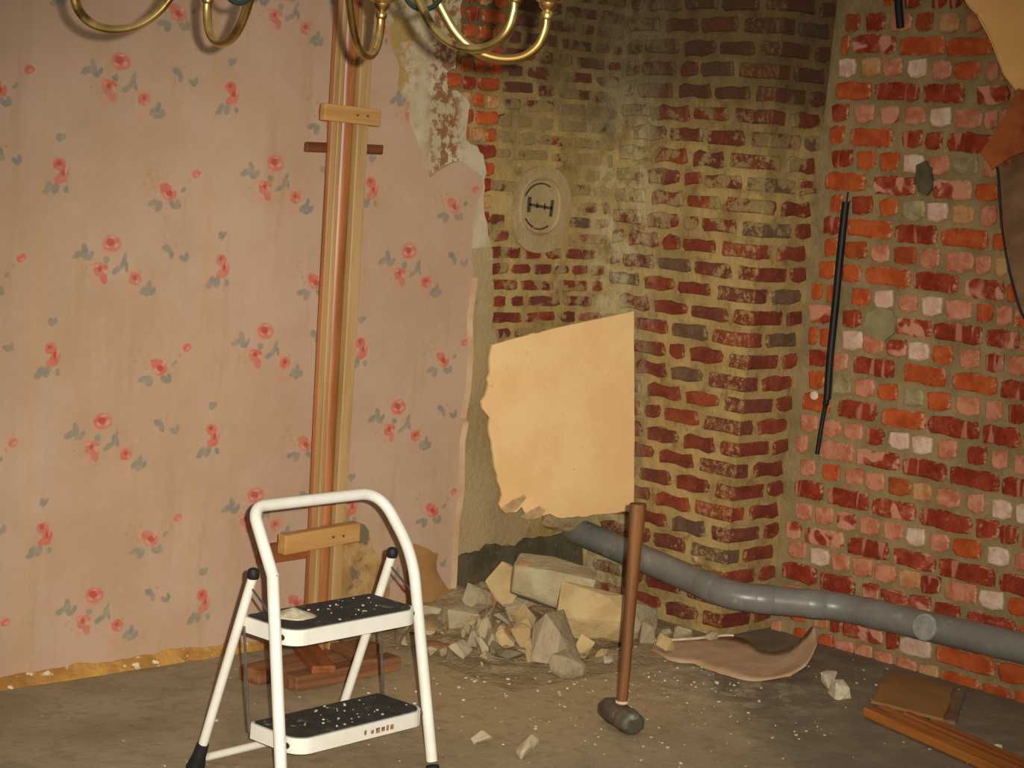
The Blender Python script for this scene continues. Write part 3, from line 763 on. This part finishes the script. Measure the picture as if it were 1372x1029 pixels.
# worn sticker on the lower step's front lip
lipf = [c for c in lad.children if c.name.startswith('step_tray')][-1]
stk = MB()
for x0, x1, z0, z1 in ((-.002, .006, .143, .155), (.022, .032, .142, .152), (.040, .054, .140, .154), (.060, .072, .141, .153), (.078, .086, .140, .155), (.092, .104, .141, .154)):
    stk.box((x0, -.1582, z0), (x1, -.1566, z1))
stk.build('worn_sticker', simple('sticker_print', lin(120, 84, 56), lin(170, 140, 108), 90, 0.6), lipf)
for s in (-1, 1):
    MB().tube([(s * .240, .060, .415), (s * .240, .018, .150)], .0035, 8).build('stay_rod', M_STEEL, lad, True)
    MB().tube([(s * .246, .040, .525), (s * .249, -.055, .465)], .0030, 8).build('link_rod', M_STEEL, lad, True)

# heap of plaster powder on the top step
def mound(name, cx, cy, z0, rx, ry, h, mat, seed, n=22, m=5, parent=None):
    r = random.Random(seed); vs = [(cx, cy, z0 + h)]; fs = []
    for i in range(1, m + 1):
        for k in range(n):
            a = 2 * math.pi * k / n; t = i / m
            w_ = 1 + 0.28 * noise.noise((math.cos(a) * 1.7 + seed, math.sin(a) * 1.7, seed * .37))
            zz = z0 + h * (1 - t) ** 1.2 * (1 + .3 * noise.noise((a * 3, i, seed))) if i < m else z0
            vs.append((cx + rx * t * w_ * math.cos(a), cy + ry * t * w_ * math.sin(a), max(zz, z0)))
    for k in range(n):
        k2 = (k + 1) % n; fs.append((0, 1 + k, 1 + k2))
        for i in range(m - 1): fs.append((1 + i * n + k, 1 + (i + 1) * n + k, 1 + (i + 1) * n + k2, 1 + i * n + k2))
    fs.append(tuple(1 + (m - 1) * n + k for k in range(n - 1, -1, -1)))
    return mesh(name, vs, fs, mat, parent, True)
tag(mound('plaster_dust_pile', 2.920, 3.755, .4385, .060, .052, .022, M_DUST, 3), 'small heap of whitish plaster powder on the ladder\'s top step', 'plaster dust')

# ------------------------------------------------------------------ timber post with crosspieces
post = empty('timber_post', (3.68, 4.60, 0))
tag(post, 'tall makeshift timber post with crosspieces standing before the rose wallpaper', 'timber post')
pr = lambda x, y, z: Vector((x - 3.68, y - 4.60, z))
def lath(name, x0b, x1b, x0t, x1t, y0, y1, mat, zt=2.74, rnd=0.0, zb=0.045):
    mb = MB(); n = 8; vs = []; fs = []
    for i in range(n + 1):
        t = i / n; z = zb + (zt - zb) * t
        xa = x0b + (x0t - x0b) * t; xb = x1b + (x1t - x1b) * t
        wv = 0.0015 * math.sin(t * 9 + x0b * 40)
        if rnd:
            prof = [(xa, y1)] + [((xa + xb) / 2 - (xb - xa) / 2 * math.cos(a), y1 - (y1 - y0) * math.sin(a)) for a in [math.pi * q / 8 for q in range(9)]] + [(xb, y1)]
        else:
            prof = [(xa, y1), (xa, y0 + .003), (xa + .003, y0), (xb - .003, y0), (xb, y0 + .003), (xb, y1)]
        vs += [pr(px + wv, py, z) for px, py in prof]
        m = len(prof)
        if i: fs += [((i - 1) * m + j, (i - 1) * m + (j + 1) % m, i * m + (j + 1) % m, i * m + j) for j in range(m)]
    fs += [tuple(range(m)), tuple(n * m + j for j in range(m - 1, -1, -1))]
    mb.raw(vs, fs); return mb.build(name, mat, post, bool(rnd))
lath('edge_batten', 3.640, 3.656, 3.592, 3.609, 4.575, 4.602, M_PINE)
lath('varnished_moulding', 3.656, 3.708, 3.609, 3.672, 4.578, 4.605, M_VARN, rnd=1)
lath('pale_batten', 3.708, 3.748, 3.672, 3.718, 4.572, 4.604, M_PINE)
lath('backing_board', 3.640, 3.750, 3.596, 3.722, 4.606, 4.626, M_VARN)
def cross(name, x0, x1, zc0, zc1, h, y0, y1, mat):
    mb = MB(); vs = []
    for x, zc in ((x0, zc0), (x1, zc1)):
        for y in (y0, y1):
            for s in (-1, 1): vs.append(pr(x, y, zc + s * h / 2))
    mb.raw(vs, [(0, 1, 3, 2), (4, 6, 7, 5), (0, 4, 5, 1), (2, 3, 7, 6), (0, 2, 6, 4), (1, 5, 7, 3)])
    o = mb.build(name, mat, post)
    bv = o.modifiers.new('bevel', 'BEVEL'); bv.width = 0.004; bv.segments = 2
    return o
c_up = cross('upper_crosspiece', 3.535, 3.755, 1.737, 1.732, .052, 4.545, 4.571, M_PINE_X)
cross('dark_crossbar', 3.539, 3.842, 1.628, 1.636, .030, 4.628, 4.642, M_DARKBAR)
c_lo = cross('lower_crosspiece', 3.475, 3.770, .412, .430, .062, 4.530, 4.571, M_PINE_X)
cross('rear_crosspiece', 3.460, 3.790, .362, .372, .060, 4.628, 4.655, M_VARN_X)
for c_, zz in ((c_up, 1.735), (c_lo, .424)):
    for x in (3.66, 3.70):
        MB().lathe([(.004, 0), (.004, .003), (.001, .004)], seg=8).build('nail_head', M_STEEL, c_, False, None).matrix_local = Matrix.Translation(pr(x, 4.545 if zz > 1 else 4.530, zz)) @ Matrix.Rotation(R(90), 4, 'X')
def floor_plank(name, a, b, wd, z0, z1, mat, parent, off=(0, 0)):
    a = Vector((a[0] - off[0], a[1] - off[1], 0)); b = Vector((b[0] - off[0], b[1] - off[1], 0)); d = (b - a); L = d.length; ang = math.atan2(d.y, d.x)
    mt = Matrix.Translation((a.x, a.y, 0)) @ Matrix.Rotation(ang, 4, 'Z')
    o = MB().box((0, -wd / 2, z0), (L, wd / 2, z1)).build(name, mat, parent)
    o.matrix_local = mt
    bv = o.modifiers.new('bevel', 'BEVEL'); bv.width = 0.004; bv.segments = 2
    return o
OFF = (3.68, 4.60)
floor_plank('foot_plank', (3.42, 4.40), (3.86, 4.43), .070, 0.0, .045, M_REDWOOD, post, OFF)
floor_plank('foot_plank', (3.36, 4.52), (3.90, 4.60), .090, 0.0, .045, M_REDWOOD, post, OFF)
floor_plank('foot_plank', (3.52, 4.36), (3.66, 4.66), .075, .045, .070, M_VARN_X, post, OFF)
floor_plank('foot_plank', (3.70, 4.36), (3.76, 4.68), .060, .045, .066, M_REDWOOD, post, OFF)

# ------------------------------------------------------------------ broken board in the corner
A2 = Vector((5.09, 4.64)); D2 = Vector((-0.97886, 0.20454)); N2 = Vector((-D2.y, D2.x))
if N2.y > 0: N2 = -N2
BOARD = [(0.010, 1.119), (-0.033, 0.724), (-0.065, 0.375), (0.096, 0.367), (0.253, 0.359), (0.309, 0.378), (0.382, 0.364), (0.408, 0.376), (0.430, 0.409), (0.453, 0.389), (0.510, 0.396), (0.525, 0.418), (0.515, 0.450), (0.538, 0.502), (0.565, 0.596), (0.592, 0.690), (0.589, 0.730), (0.622, 0.762), (0.631, 0.788), (0.614, 0.810), (0.605, 0.846), (0.613, 0.868), (0.603, 0.889), (0.608, 0.920), (0.602, 0.989), (0.355, 1.050)]
board = empty('broken_board', (5.09, 4.64, 0.37))
tag(board, 'tan board with a torn left edge wedged in the corner above the grey pipe', 'board')
def bpt(off):
    def f(s, z):
        q = A2 + D2 * s + N2 * off
        return (q.x - 5.09, q.y - 4.64, z - 0.37)
    return f
brd = rag(BOARD[:3], 0.0012, 0.04, 1, closed=False)[:-1] + rag(BOARD[2:], 0.003, 0.02, 1, closed=False)
plate('board_panel', brd, bpt(-0.006), bpt(0.006), M_BOARD, board)
# torn facing folded out at the lower left corner
for poly, z0 in (([(0.525, 0.405), (0.500, 0.388), (0.462, 0.400), (0.440, 0.452), (0.455, 0.462), (0.500, 0.432)], 0.39),
                 ([(0.440, 0.372), (0.405, 0.362), (0.352, 0.368), (0.345, 0.400), (0.375, 0.415), (0.415, 0.392)], 0.365)):
    fold = lambda base: (lambda s, z: bpt(base + 0.55 * (z - z0))(s, z))
    plate('torn_fold', rag(poly, .003, .012, 5), fold(0.008), fold(0.014), M_BOARDTORN, board)

# ------------------------------------------------------------------ torn lining at the right edge
tl = empty('torn_lining_board', (5.42, 3.35, 1.2))
tag(tl, 'torn tan lining board with a folded brown flap hanging on the orange brick wall', 'wallboard')
xt = lambda d: (lambda y, z: (XR - d - 5.42, y - 3.35, z - 1.2))
plate('board_panel', rag([(3.618, 2.288), (3.535, 2.220), (3.467, 2.124), (3.413, 2.028), (3.360, 1.977), (3.201, 1.958)], .003, .03, 1, False) + [(2.9, 1.95), (2.9, 2.6), (3.66, 2.6)], xt(.012), xt(.034), M_LINING, tl)
fl_ = [(3.349, 1.985), (3.191, 1.966), (2.95, 1.95), (2.95, 1.80), (3.173, 1.821), (3.263, 1.793), (3.327, 1.761), (3.383, 1.719), (3.437, 1.772), (3.405, 1.834), (3.373, 1.908)]
def flapf(d):
    return lambda y, z: (XR - d - .05 * (1.985 - z) / .27 - 5.42, y - 3.35, z - 1.2)
plate('folded_flap', rag(fl_, .003, .03, 2), flapf(.036), flapf(.044), M_FLAP, tl)
plate('hanging_strip', rag([(3.399, 1.724), (3.364, 1.736), (3.309, 1.780), (3.182, 1.798), (2.95, 1.80), (2.95, 1.1), (3.104, 1.163), (3.208, 1.222), (3.244, 1.247), (3.307, 1.381), (3.355, 1.548)], .003, .03, 3), xt(.012), xt(.028), M_STRIP, tl)
for wpts in ([(3.66, 2.33), (3.624, 2.297), (3.529, 2.224), (3.459, 2.132), (3.405, 2.032), (3.354, 1.979)], [(3.451, 1.789), (3.422, 1.757), (3.392, 1.717), (3.357, 1.547), (3.311, 1.400), (3.259, 1.284), (3.231, 1.239), (3.20, 1.15)]):
    MB().tube(curve([(XR - .030 - 5.42, y + .006 - 3.35, z - 1.2) for y, z in wpts], 6), .0042, 8).build('gap_shadow_line', M_BLACK, tl, True)  # black tube drawn in place of the shadow gap along the torn edge

# ------------------------------------------------------------------ cables on the orange wall
def cable(name, pts, rad, label):
    o = MB().tube(curve([(XR - .026, y, z) for y, z in pts], 5), rad, 10, True).build(name, M_BLACK, None, True)
    return tag(o, label, 'cable')
cbl = empty('black_cable', (XR - .02, 4.0, .68))
tag(cbl, 'black cable running down the orange bricks beside the chimney breast', 'cable')
cp = [(3.996, 1.575), (3.998, 1.419), (3.998, 1.234), (3.999, 1.022), (3.995, 0.876)]
MB().tube(curve([(-.004, y - 4.0, z - .68) for y, z in cp], 6), .0135, 12, True).build('sleeve', M_BLACK, cbl, True)
MB().tube(curve([(-.004, y - 4.0, z - .68) for y, z in [(3.995, .89), (4.000, .850), (4.006, .80), (4.010, .752), (4.015, .676)]], 6), [.0115] * 6 + [.0085] * 19, 10, True).build('wire', M_BLACK, cbl, True)
MB().tube([(-.004, -.006, .88), (-.004, -.010, .93)], .003, 8).tube([(-.004, -.006, .89), (-.006, -.026, .898)], .002, 8).build('cut_end', M_BLACK, cbl, True)
o = MB().tube([(XR - .022, 3.876, 2.34), (XR - .022, 3.84, 2.178)], .0135, 12).build('cable_stub', M_BLACK, None, True)
tag(o, 'short black cable end high on the orange bricks', 'cable')
o = MB().lathe([(.0, 0), (.013, 0), (.017, .005), (.015, .010), (.004, .013)], seg=18).build('pale_disc', M_SCRAPEDGE, None, True)
o.location = (XR - .008, 4.060, .880); o.rotation_euler = (0, R(-90), 0)
tag(o, 'small round pale disc on a brick below the black cable', 'disc')

# ------------------------------------------------------------------ waste pipe
pipe = empty('waste_pipe', (5.06, 4.03, .2))
tag(pipe, 'grey plastic waste pipe bending round the chimney breast and along the wall', 'pipe')
O3 = Vector((5.06, 4.03, .2)); PR = .050
def pp_(pts): return [Vector(p) - O3 for p in pts]
K = [(5.085, 4.90, .268), (5.085, 4.736, .251), (5.075, 4.40, .222), (5.055, 4.045, .190)]
B1 = Vector(K[-1]); B2 = Vector((5.335, 3.77, .182)); B3 = Vector((5.350, 3.08, .2025)); B4 = Vector((5.350, 2.3, .215))
full = fillet([K[0], B1, B2, B3, B4], .075, 10)
MB().tube(pp_(full), PR, 24).build('pipe_run', M_PIPE, pipe, True)
def sleeve(a, b, t0, t1, rr, name='coupling', mat=M_PIPE):
    a = Vector(a); b = Vector(b)
    p = [a.lerp(b, t0), a.lerp(b, t0 + (t1 - t0) * .06), a.lerp(b, t1 - (t1 - t0) * .06), a.lerp(b, t1)]
    MB().tube([q - O3 for q in p], [PR * 1.005, rr, rr, PR * 1.005], 24).build(name, mat, pipe, True)
sleeve(B1, B2, .20, .36, PR * 1.035); sleeve(B1, B2, .66, .82, PR * 1.035)
sleeve(K[0], B1, .83, .92, PR * 1.035); sleeve(B2, B3, .12, .24, PR * 1.035)
# chalk-scuffed round inspection cap
cap = MB().lathe([(.0, 0), (.042, 0), (.046, .004), (.043, .009), (.036, .010), (.034, .006), (.0, .007)], seg=28).build('round_cap', M_PIPEDUST, pipe, True)
cq = B2.lerp(B3, .52) - O3
cap.matrix_local = Matrix.Translation(cq + Vector((-.049, 0, .008))) @ Matrix.Rotation(R(-80), 4, 'Y')

# ------------------------------------------------------------------ sledgehammer
ham = empty('sledgehammer', (4.038, 3.605, 0))
tag(ham, 'sledgehammer standing on its iron head with the brown wooden handle upright', 'sledgehammer')
prof = []; vs = []; fs = []; n = 8
for i, (u, r_) in enumerate(((-.090, .026), (-.082, .035), (-.045, .039), (-.02, .037), (.02, .037), (.045, .039), (.082, .035), (.090, .026))):
    for k in range(n):
        a = 2 * math.pi * (k + .5) / n
        vs.append((r_ * math.cos(a) * 1.12, u, .0395 + r_ * math.sin(a)))
    if i: fs += [((i - 1) * n + k, (i - 1) * n + (k + 1) % n, i * n + (k + 1) % n, i * n + k) for k in range(n)]
fs += [tuple(range(n)), tuple(7 * n + k for k in range(n - 1, -1, -1))]
hd = mesh('head', vs, fs, M_IRON, ham); hd.rotation_euler = (0, 0, R(-20)); hd.location = (0, 0, 0)
bv = hd.modifiers.new('bevel', 'BEVEL'); bv.width = .004; bv.segments = 2
MB().tube([(0, 0, .04), (.004, .002, .12), (.008, .006, .35), (.010, .010, .55), (.012, .012, .655), (.012, .012, .672)], [.0180, .0180, .0195, .0235, .0280, .0270], 14, flat=.82).build('handle', M_HANDLE, ham, True)
MB().lathe([(.017, 0), (.0195, .002), (.0195, .006), (.017, .008)], seg=14).build('collar', M_SCRAPEDGE, ham, True, (0, 0, .0775))

# ------------------------------------------------------------------ curled wallpaper scrap
front = curve([(4.811, 4.197, .004), (4.743, 4.043, .004), (4.782, 3.960, .004), (4.777, 3.842, .004), (4.805, 3.722, .005), (4.886, 3.665, .02), (4.985, 3.652, .05), (5.138, 3.722, .10)], 4)
back = curve([(4.852, 4.221, .010), (5.007, 4.157, .014), (5.145, 4.118, .018), (5.158, 4.048, .018), (5.114, 3.925, .014), (5.148, 3.856, .032), (5.205, 3.834, .075), (5.210, 3.799, .125)], 4)
vs = []; fs = []; m = 6; n = len(front)
rngs = random.Random(2)
top = []; bot = []
for i in range(n):
    for j in range(m + 1):
        t = j / m; p = front[i].lerp(back[i], t)
        sag = -math.sin(t * math.pi) * .012 * (i / n)
        zz = max(.004, p.z + sag + .004 * noise.noise((p.x * 20, p.y * 20, 1)))
        jit = rngs.uniform(-.008, .008) if j in (0, m) else 0
        top.append((p.x + jit, p.y + jit, zz + .0025)); bot.append((p.x + jit, p.y + jit, zz - .0010))
N_ = len(top); vs = top + bot
for i in range(n - 1):
    for j in range(m):
        a = i * (m + 1) + j; q = (a, a + 1, a + m + 2, a + m + 1)
        fs.append(q); fs.append(tuple(N_ + k for k in reversed(q)))
ring = [j for j in range(m + 1)] + [i * (m + 1) + m for i in range(1, n)] + [(n - 1) * (m + 1) + j for j in range(m - 1, -1, -1)] + [i * (m + 1) for i in range(n - 2, 0, -1)]
for a, b in zip(ring, ring[1:] + ring[:1]): fs.append((a, b, N_ + b, N_ + a))
scr = empty('wallpaper_scrap', (4.85, 3.95, 0))
tag(scr, 'curled strip of torn pink wallpaper on the floor below the grey pipe', 'wallpaper scrap')
sheet = mesh('paper_sheet', [(x - 4.85, y - 3.95, z) for x, y, z in vs], fs, M_SCRAP, scr, True)
mb = MB()
eb = [(p.x - 4.85, p.y - 3.95, p.z + .004) for p in back[:10]]
mb.tube(eb, .0055, 8, True, 1.6); mb.build('torn_edge', M_SCRAPEDGE, scr, True)
def chip(name, cx, cy, cz, dims, mat, seed, rot=None, npt=13, boxy=0.75):
    r = random.Random(seed); bm = bmesh.new()
    for k in range(npt):
        d = Vector((r.uniform(-1, 1), r.uniform(-1, 1), r.uniform(-1, 1)))
        mx = max(abs(d.x), abs(d.y), abs(d.z)); d = d / mx * r.uniform(boxy, 1.0)
        bm.verts.new((d.x * dims[0] / 2, d.y * dims[1] / 2, d.z * dims[2] / 2))
    res = bmesh.ops.convex_hull(bm, input=bm.verts)
    bmesh.ops.delete(bm, geom=list({g for g in res['geom_interior'] + res['geom_unused'] if isinstance(g, bmesh.types.BMVert)}), context='VERTS')
    bmesh.ops.bevel(bm, geom=bm.edges[:], offset=min(dims) * .035, segments=1, affect='EDGES', clamp_overlap=True)
    me = bpy.data.meshes.new(name); bm.to_mesh(me); bm.free(); me.materials.append(mat)
    o = bpy.data.objects.new(name, me); COL.objects.link(o); o.location = (cx, cy, cz)
    if rot: o.rotation_euler = tuple(R(a) for a in rot)
    return o
def settle(o, z):
    """lowest point of o at height z"""
    m_ = o.rotation_euler.to_matrix(); lo = min((m_ @ v.co).z for v in o.data.vertices)
    o.location.z = z - lo
    return o

# ------------------------------------------------------------------ rubble heap
rh = random.Random(17)
def heap_h(x, y):
    d1 = max(0.0, (y - 4.22)) / .60; d1 = min(1, d1)
    ax = math.exp(-((x - 4.64) / .36) ** 2)
    return .115 * d1 * ax + .0
vs = []; fs = []; nx, ny = 60, 40
for i in range(nx + 1):
    for j in range(ny + 1):
        x = 4.02 + (5.15 - 4.02) * i / nx; y = 4.04 + (4.83 - 4.04) * j / ny
        e = min(i, nx - i, j) / 8.0; e = max(0, min(1, e))
        z = heap_h(x, y) * 1.0 + .022 * noise.fractal((x * 9, y * 9, 2), 1.0, 2.0, 4) + .010
        lim = noise.noise((x * 5, y * 5, 7)) * .10 + (y - 4.14 - .35 * abs(x - 4.55))
        z = max(0.0, z) * e if lim > -.02 else max(0.0, z) * e * max(0, 1 + (lim + .02) / .1)
        vs.append((x, y, z + .0008))
for i in range(nx):
    for j in range(ny):
        a = i * (ny + 1) + j; fs.append((a, a + ny + 1, a + ny + 2, a + 1))
hp = mesh('rubble_dust', vs, fs, RUB['dust'], None, True)
hp['kind'] = 'stuff'; tag(hp, 'grey mortar dust and grit banked under the rubble heap', 'dust')
RUB['white'] = M_DUST
BIG = [
    ('plaster_slab', 4.600, 4.475, .090, (.30, .17, .155), 'pale', (10, 4, -44), 'largest pale plaster slab lying across the top of the rubble heap'),
    ('plaster_block', 4.620, 4.285, .030, (.26, .15, .16), 'tan', (24, 6, -44), 'big tan-faced plaster block right behind the hammer handle'),
    ('mortar_wedge', 4.375, 4.215, .0, (.18, .15, .18), 'grey', (0, 8, 20), 'upright pointed grey mortar wedge at the front of the rubble heap'),
    ('plaster_diamond', 4.490, 4.585, .085, (.14, .06, .13), 'tan', (-24, 42, -42), 'yellowish diamond-shaped plaster flake on the left of the rubble heap'),
    ('brick_lump', 4.500, 4.530, .218, (.075, .07, .055), 'red', (10, 20, 30), 'rusty brown brick lump on top of the rubble heap'),
    ('mortar_block', 4.325, 4.635, .01, (.13, .10, .085), 'grey', (15, 8, -20), 'squarish grey mortar block at the left end of the rubble heap'),
    ('plaster_flake', 4.325, 4.765, .03, (.12, .07, .05), 'pale', (20, 10, -40), 'whitish plaster flake against the foot of the wallpaper'),
    ('tan_flake', 4.215, 4.665, .005, (.15, .10, .030), 'tan', (6, 10, -35), 'flat tan plaster flake beside the ladder\'s right leg'),
    ('pinkish_flake', 4.172, 4.530, .0, (.19, .09, .022), 'red', (3, 4, -25), 'flat pinkish flake lying left of the rubble heap'),
    ('mortar_lump', 4.865, 4.310, .0, (.15, .13, .125), 'grey', (10, 10, 15), 'rounded grey mortar lump right of the hammer handle'),
    ('mortar_nub', 5.003, 4.208, .0, (.09, .07, .058), 'pale', (0, 15, 40), 'small pale mortar nub at the foot of the chimney corner'),
    ('mortar_crumb', 5.072, 4.120, .0, (.062, .052, .040), 'grey', (0, 10, 0), 'grey mortar crumb just right of the pale nub by the chimney'),
    ('grey_wedge', 4.420, 4.660, .06, (.12, .09, .09), 'grey', (30, 15, 10), 'grey mortar wedge leaning against the dark cement patch'),
    ('corner_chunk', 4.766, 4.50, .165, (.075, .06, .045), 'pale', (10, 0, 50), 'pale chunk at the right top of the rubble heap under the pipe'),
    ('front_block', 4.300, 4.085, .0, (.11, .09, .070), 'grey', (5, 0, 10), 'grey block at the foot of the upright mortar wedge'),
    ('front_stone', 4.250, 4.300, .0, (.10, .07, .050), 'dark', (0, 10, -20), 'dark grey stone at the front left of the rubble heap'),
    ('tan_lump', 4.329, 4.460, .015, (.095, .075, .062), 'tan', (14, 8, 0), 'tan lump between the pinkish flake and the mortar wedge'),
    ('floor_stone', 3.609, 3.560, .0, (.075, .06, .068), 'grey', (0, 0, 30), 'grey stone on the floor between ladder and hammer, nearest the camera'),
    ('floor_pebble', 3.585, 3.715, .0, (.055, .05, .040), 'pale', (0, 0, 10), 'small pale stone on the floor just behind the grey one'),
    ('plaster_lump', 4.985, 3.550, .0, (.078, .070, .062), 'white', (0, 0, 20), 'rear half of the white plaster pair on the dark floor'),
    ('plaster_lump', 4.918, 3.470, .0, (.074, .070, .062), 'white', (0, 0, 70), 'front half of the white plaster pair on the dark floor'),
    ('plaster_bit', 4.890, 2.86, .0, (.036, .030, .026), 'white', (0, 0, 70), 'white plaster bit beside the orange floor timber'),
    ('pipe_top_chip', 5.110, 4.255, .253, (.055, .05, .032), 'tan', (6, 0, 20), 'tan mortar chip lying on top of the grey pipe'),
    ('yellow_chip', 4.812, 4.120, .012, (.055, .07, .050), 'tan', (20, 20, 20), 'yellow plaster chip on the curled wallpaper scrap'),
]
for i, (nm, x, y, z0, dims, m_, rot, lab) in enumerate(BIG):
    o = chip(nm, x, y, 0, dims, RUB[m_], 40 + i, rot, npt=30 if 'slab' in nm or 'block' in nm else 16 if max(dims) > .1 else 11, boxy=.88); settle(o, z0)
    tag(o, lab, 'rubble', 'large rubble pieces')
# small pieces
protos = [chip('mortar_chunk', 0, 0, -5, (.06, .05, .04), RUB[c], 200 + i, None, 10, .7).data for i, c in enumerate(('grey', 'grey', 'tan', 'pale', 'dark', 'red', 'tan', 'grey', 'dark', 'grey', 'pale', 'tan', 'pale'))]
for o in [o for o in bpy.data.objects if o.name.startswith('mortar_chunk')]: bpy.data.objects.remove(o)
placed = 0
while placed < 135:
    x = rh.gauss(4.52, .26); y = rh.gauss(4.42, .17)
    if y > 4.78 or y < 4.02 or x < 4.02 or x > 5.08 or (y - 4.12 < .25 * abs(x - 4.5) - .02): continue
    if any((x - q[1]) ** 2 + (y - q[2]) ** 2 < (.38 * max(q[4][:2])) ** 2 for q in BIG): continue
    sc = rh.choice((.4, .55, .7, .9, 1.1, 1.4, 1.75))
    o = bpy.data.objects.new('mortar_chunk', rh.choice(protos)); COL.objects.link(o)
    o.scale = (sc, sc, sc); o.rotation_euler = (rh.uniform(0, 6), rh.uniform(0, 6), rh.uniform(0, 6))
    m_ = o.rotation_euler.to_matrix(); lo = min((m_ @ v.co).z for v in o.data.vertices) * sc
    o.location = (x, y, heap_h(x, y) + .006 - lo)
    kind_ = o.data.materials[0].name.split('_')[1]
    word = {'grey': 'grey mortar chunk', 'tan': 'tan plaster chunk', 'pale': 'pale plaster chunk', 'dark': 'dark grey stone chip', 'brick': 'brownish brick chip'}[kind_]
    side = 'left' if x < 4.37 else 'right' if x > 4.62 else 'middle'
    tag(o, 'small %s in the %s of the rubble heap below the tan board' % (word, side), 'rubble', 'small %ss, %s of the rubble heap' % (word, side))
    placed += 1
# crumbs on the floor, past counting
mb = MB(); rc = random.Random(9)
for k in range(700):
    if k < 420: x = rc.gauss(4.35, .42); y = rc.gauss(4.05, .38)
    else: x = rc.uniform(2.6, 5.4); y = rc.uniform(2.6, 4.7)
    if not (2.3 < x < 5.40 and 2.4 < y < 4.78) or (x > 5.1 and y > 4.12): continue
    q = rc.choice((.001, .0014, .0018, .0022, .003, .0045)) * rc.uniform(.7, 1.2)
    mb.box((-q, -q * .7, 0), (q, q * .7, q * .8), Matrix.Translation((x, y, .0002)) @ Matrix.Rotation(rc.uniform(0, 3), 4, 'Z'))
cr = mb.build('floor_crumbs', simple('crumbs', lin(212, 200, 170), lin(190, 170, 128), 3, 0.9, rnd=False)); cr['kind'] = 'stuff'
tag(cr, 'white and tan plaster crumbs scattered over the concrete floor', 'crumbs')

# ------------------------------------------------------------------ timber and fibreboard on the floor, right
tb = empty('floor_timber', (4.833, 3.28, 0))
tag(tb, 'orange-brown timber offcut with a split lath on the floor at lower right', 'timber')
OT = (4.833, 3.28)
p1 = floor_plank('plank', (4.848, 3.278), (4.655, 2.50), .090, 0.004, .034, M_FLOORWOOD, tb, OT)
p2 = floor_plank('split_lath', (4.928, 3.11), (4.785, 2.60), .035, 0.0, .022, M_FLOORWOOD, tb, OT)
p3 = floor_plank('top_lath', (4.860, 3.17), (4.695, 2.50), .030, .034, .044, M_VARN_X, tb, OT)
fb = empty('fibreboard_piece', (5.14, 3.33, 0))
tag(fb, 'flat square of brown fibreboard on the dark floor against the brick wall', 'fibreboard')
q4 = [(5.312, 3.54), (5.331, 3.301), (4.969, 3.104), (4.930, 3.347)]
plate('panel', rag(q4, .003, .05, 4), lambda x, y: (x - 5.14, y - 3.33, .012), lambda x, y: (x - 5.14, y - 3.33, .022), M_CARD, fb)
plate('under_panel', rag([(5.325, 3.36), (5.345, 3.27), (5.01, 3.085), (4.985, 3.16)], .003, .05, 5), lambda x, y: (x - 5.14, y - 3.33, .0005), lambda x, y: (x - 5.14, y - 3.33, .011), M_STRIP, fb)

# ------------------------------------------------------------------ chandelier
CH = Vector((1.98, 2.615, 0)); ZL = 1.814
chd = empty('chandelier', (CH.x, CH.y, ZL))
tag(chd, 'antique brass chandelier with looping scroll arms hanging at the top', 'chandelier')
RH = Vector((RIGHT.x, RIGHT.y, 0)).normalized(); TH = -Vector((FWD.x, FWD.y, 0)).normalized()
hub = MB().lathe([(.004, .085), (.016, .095), (.022, .115), (.012, .130), (.030, .150), (.040, .175), (.030, .205), (.014, .225), (.022, .25), (.034, .30), (.022, .36), (.012, .39), (.016, .42), (.007, .43), (.007, .90), (.05, .905), (.055, .926)], seg=24).build('hub', M_BRASS, chd, True)
AP = [(.420, .084), (.4195, .060), (.408, .028), (.380, .006), (.340, .0), (.298, .010), (.262, .036), (.234, .074), (.205, .120), (.165, .158), (.125, .178), (.090, .175), (.030, .165)]
prof_cup = [(.0075, .074), (.0105, .078), (.0105, .086), (.0075, .090), (.014, .096), (.016, .104), (.030, .112), (.034, .120), (.018, .122), (.016, .128), (.0135, .130), (.0135, .190), (.002, .190)]
for az in (260, 213, 167, 103, 58):
    d = RH * math.sin(R(az)) + TH * math.cos(R(az))
    arm = MB().tube(curve([d * r_ + Vector((0, 0, z)) for r_, z in AP], 6), .0088, 12, True, .8).build('arm', M_BRASS, chd, True)
    MB().lathe(prof_cup, d * .42, 18).build('candle_cup', M_BRASS, arm, True)
for nm, q, rr in (('glass_ring', (2.12, 2.477, 1.915), .032), ('glass_ring', (1.894, 2.691, 1.892), .022)):
    ring = [Vector(q) - Vector((CH.x, CH.y, ZL)) + RH * rr * math.cos(a) + Vector((0, 0, 1)) * rr * math.sin(a) for a in [2 * math.pi * k / 28 for k in range(29)]]
    MB().tube(ring, .0045, 8, True).build(nm, M_VERDI, chd, True)
    hang = Vector(q) - Vector((CH.x, CH.y, ZL)) + Vector((0, 0, rr))
    MB().tube([hang, Vector((hang.x * .4, hang.y * .4, .17))], .0018, 6).build('hanger_wire', M_BRASS, chd, True)
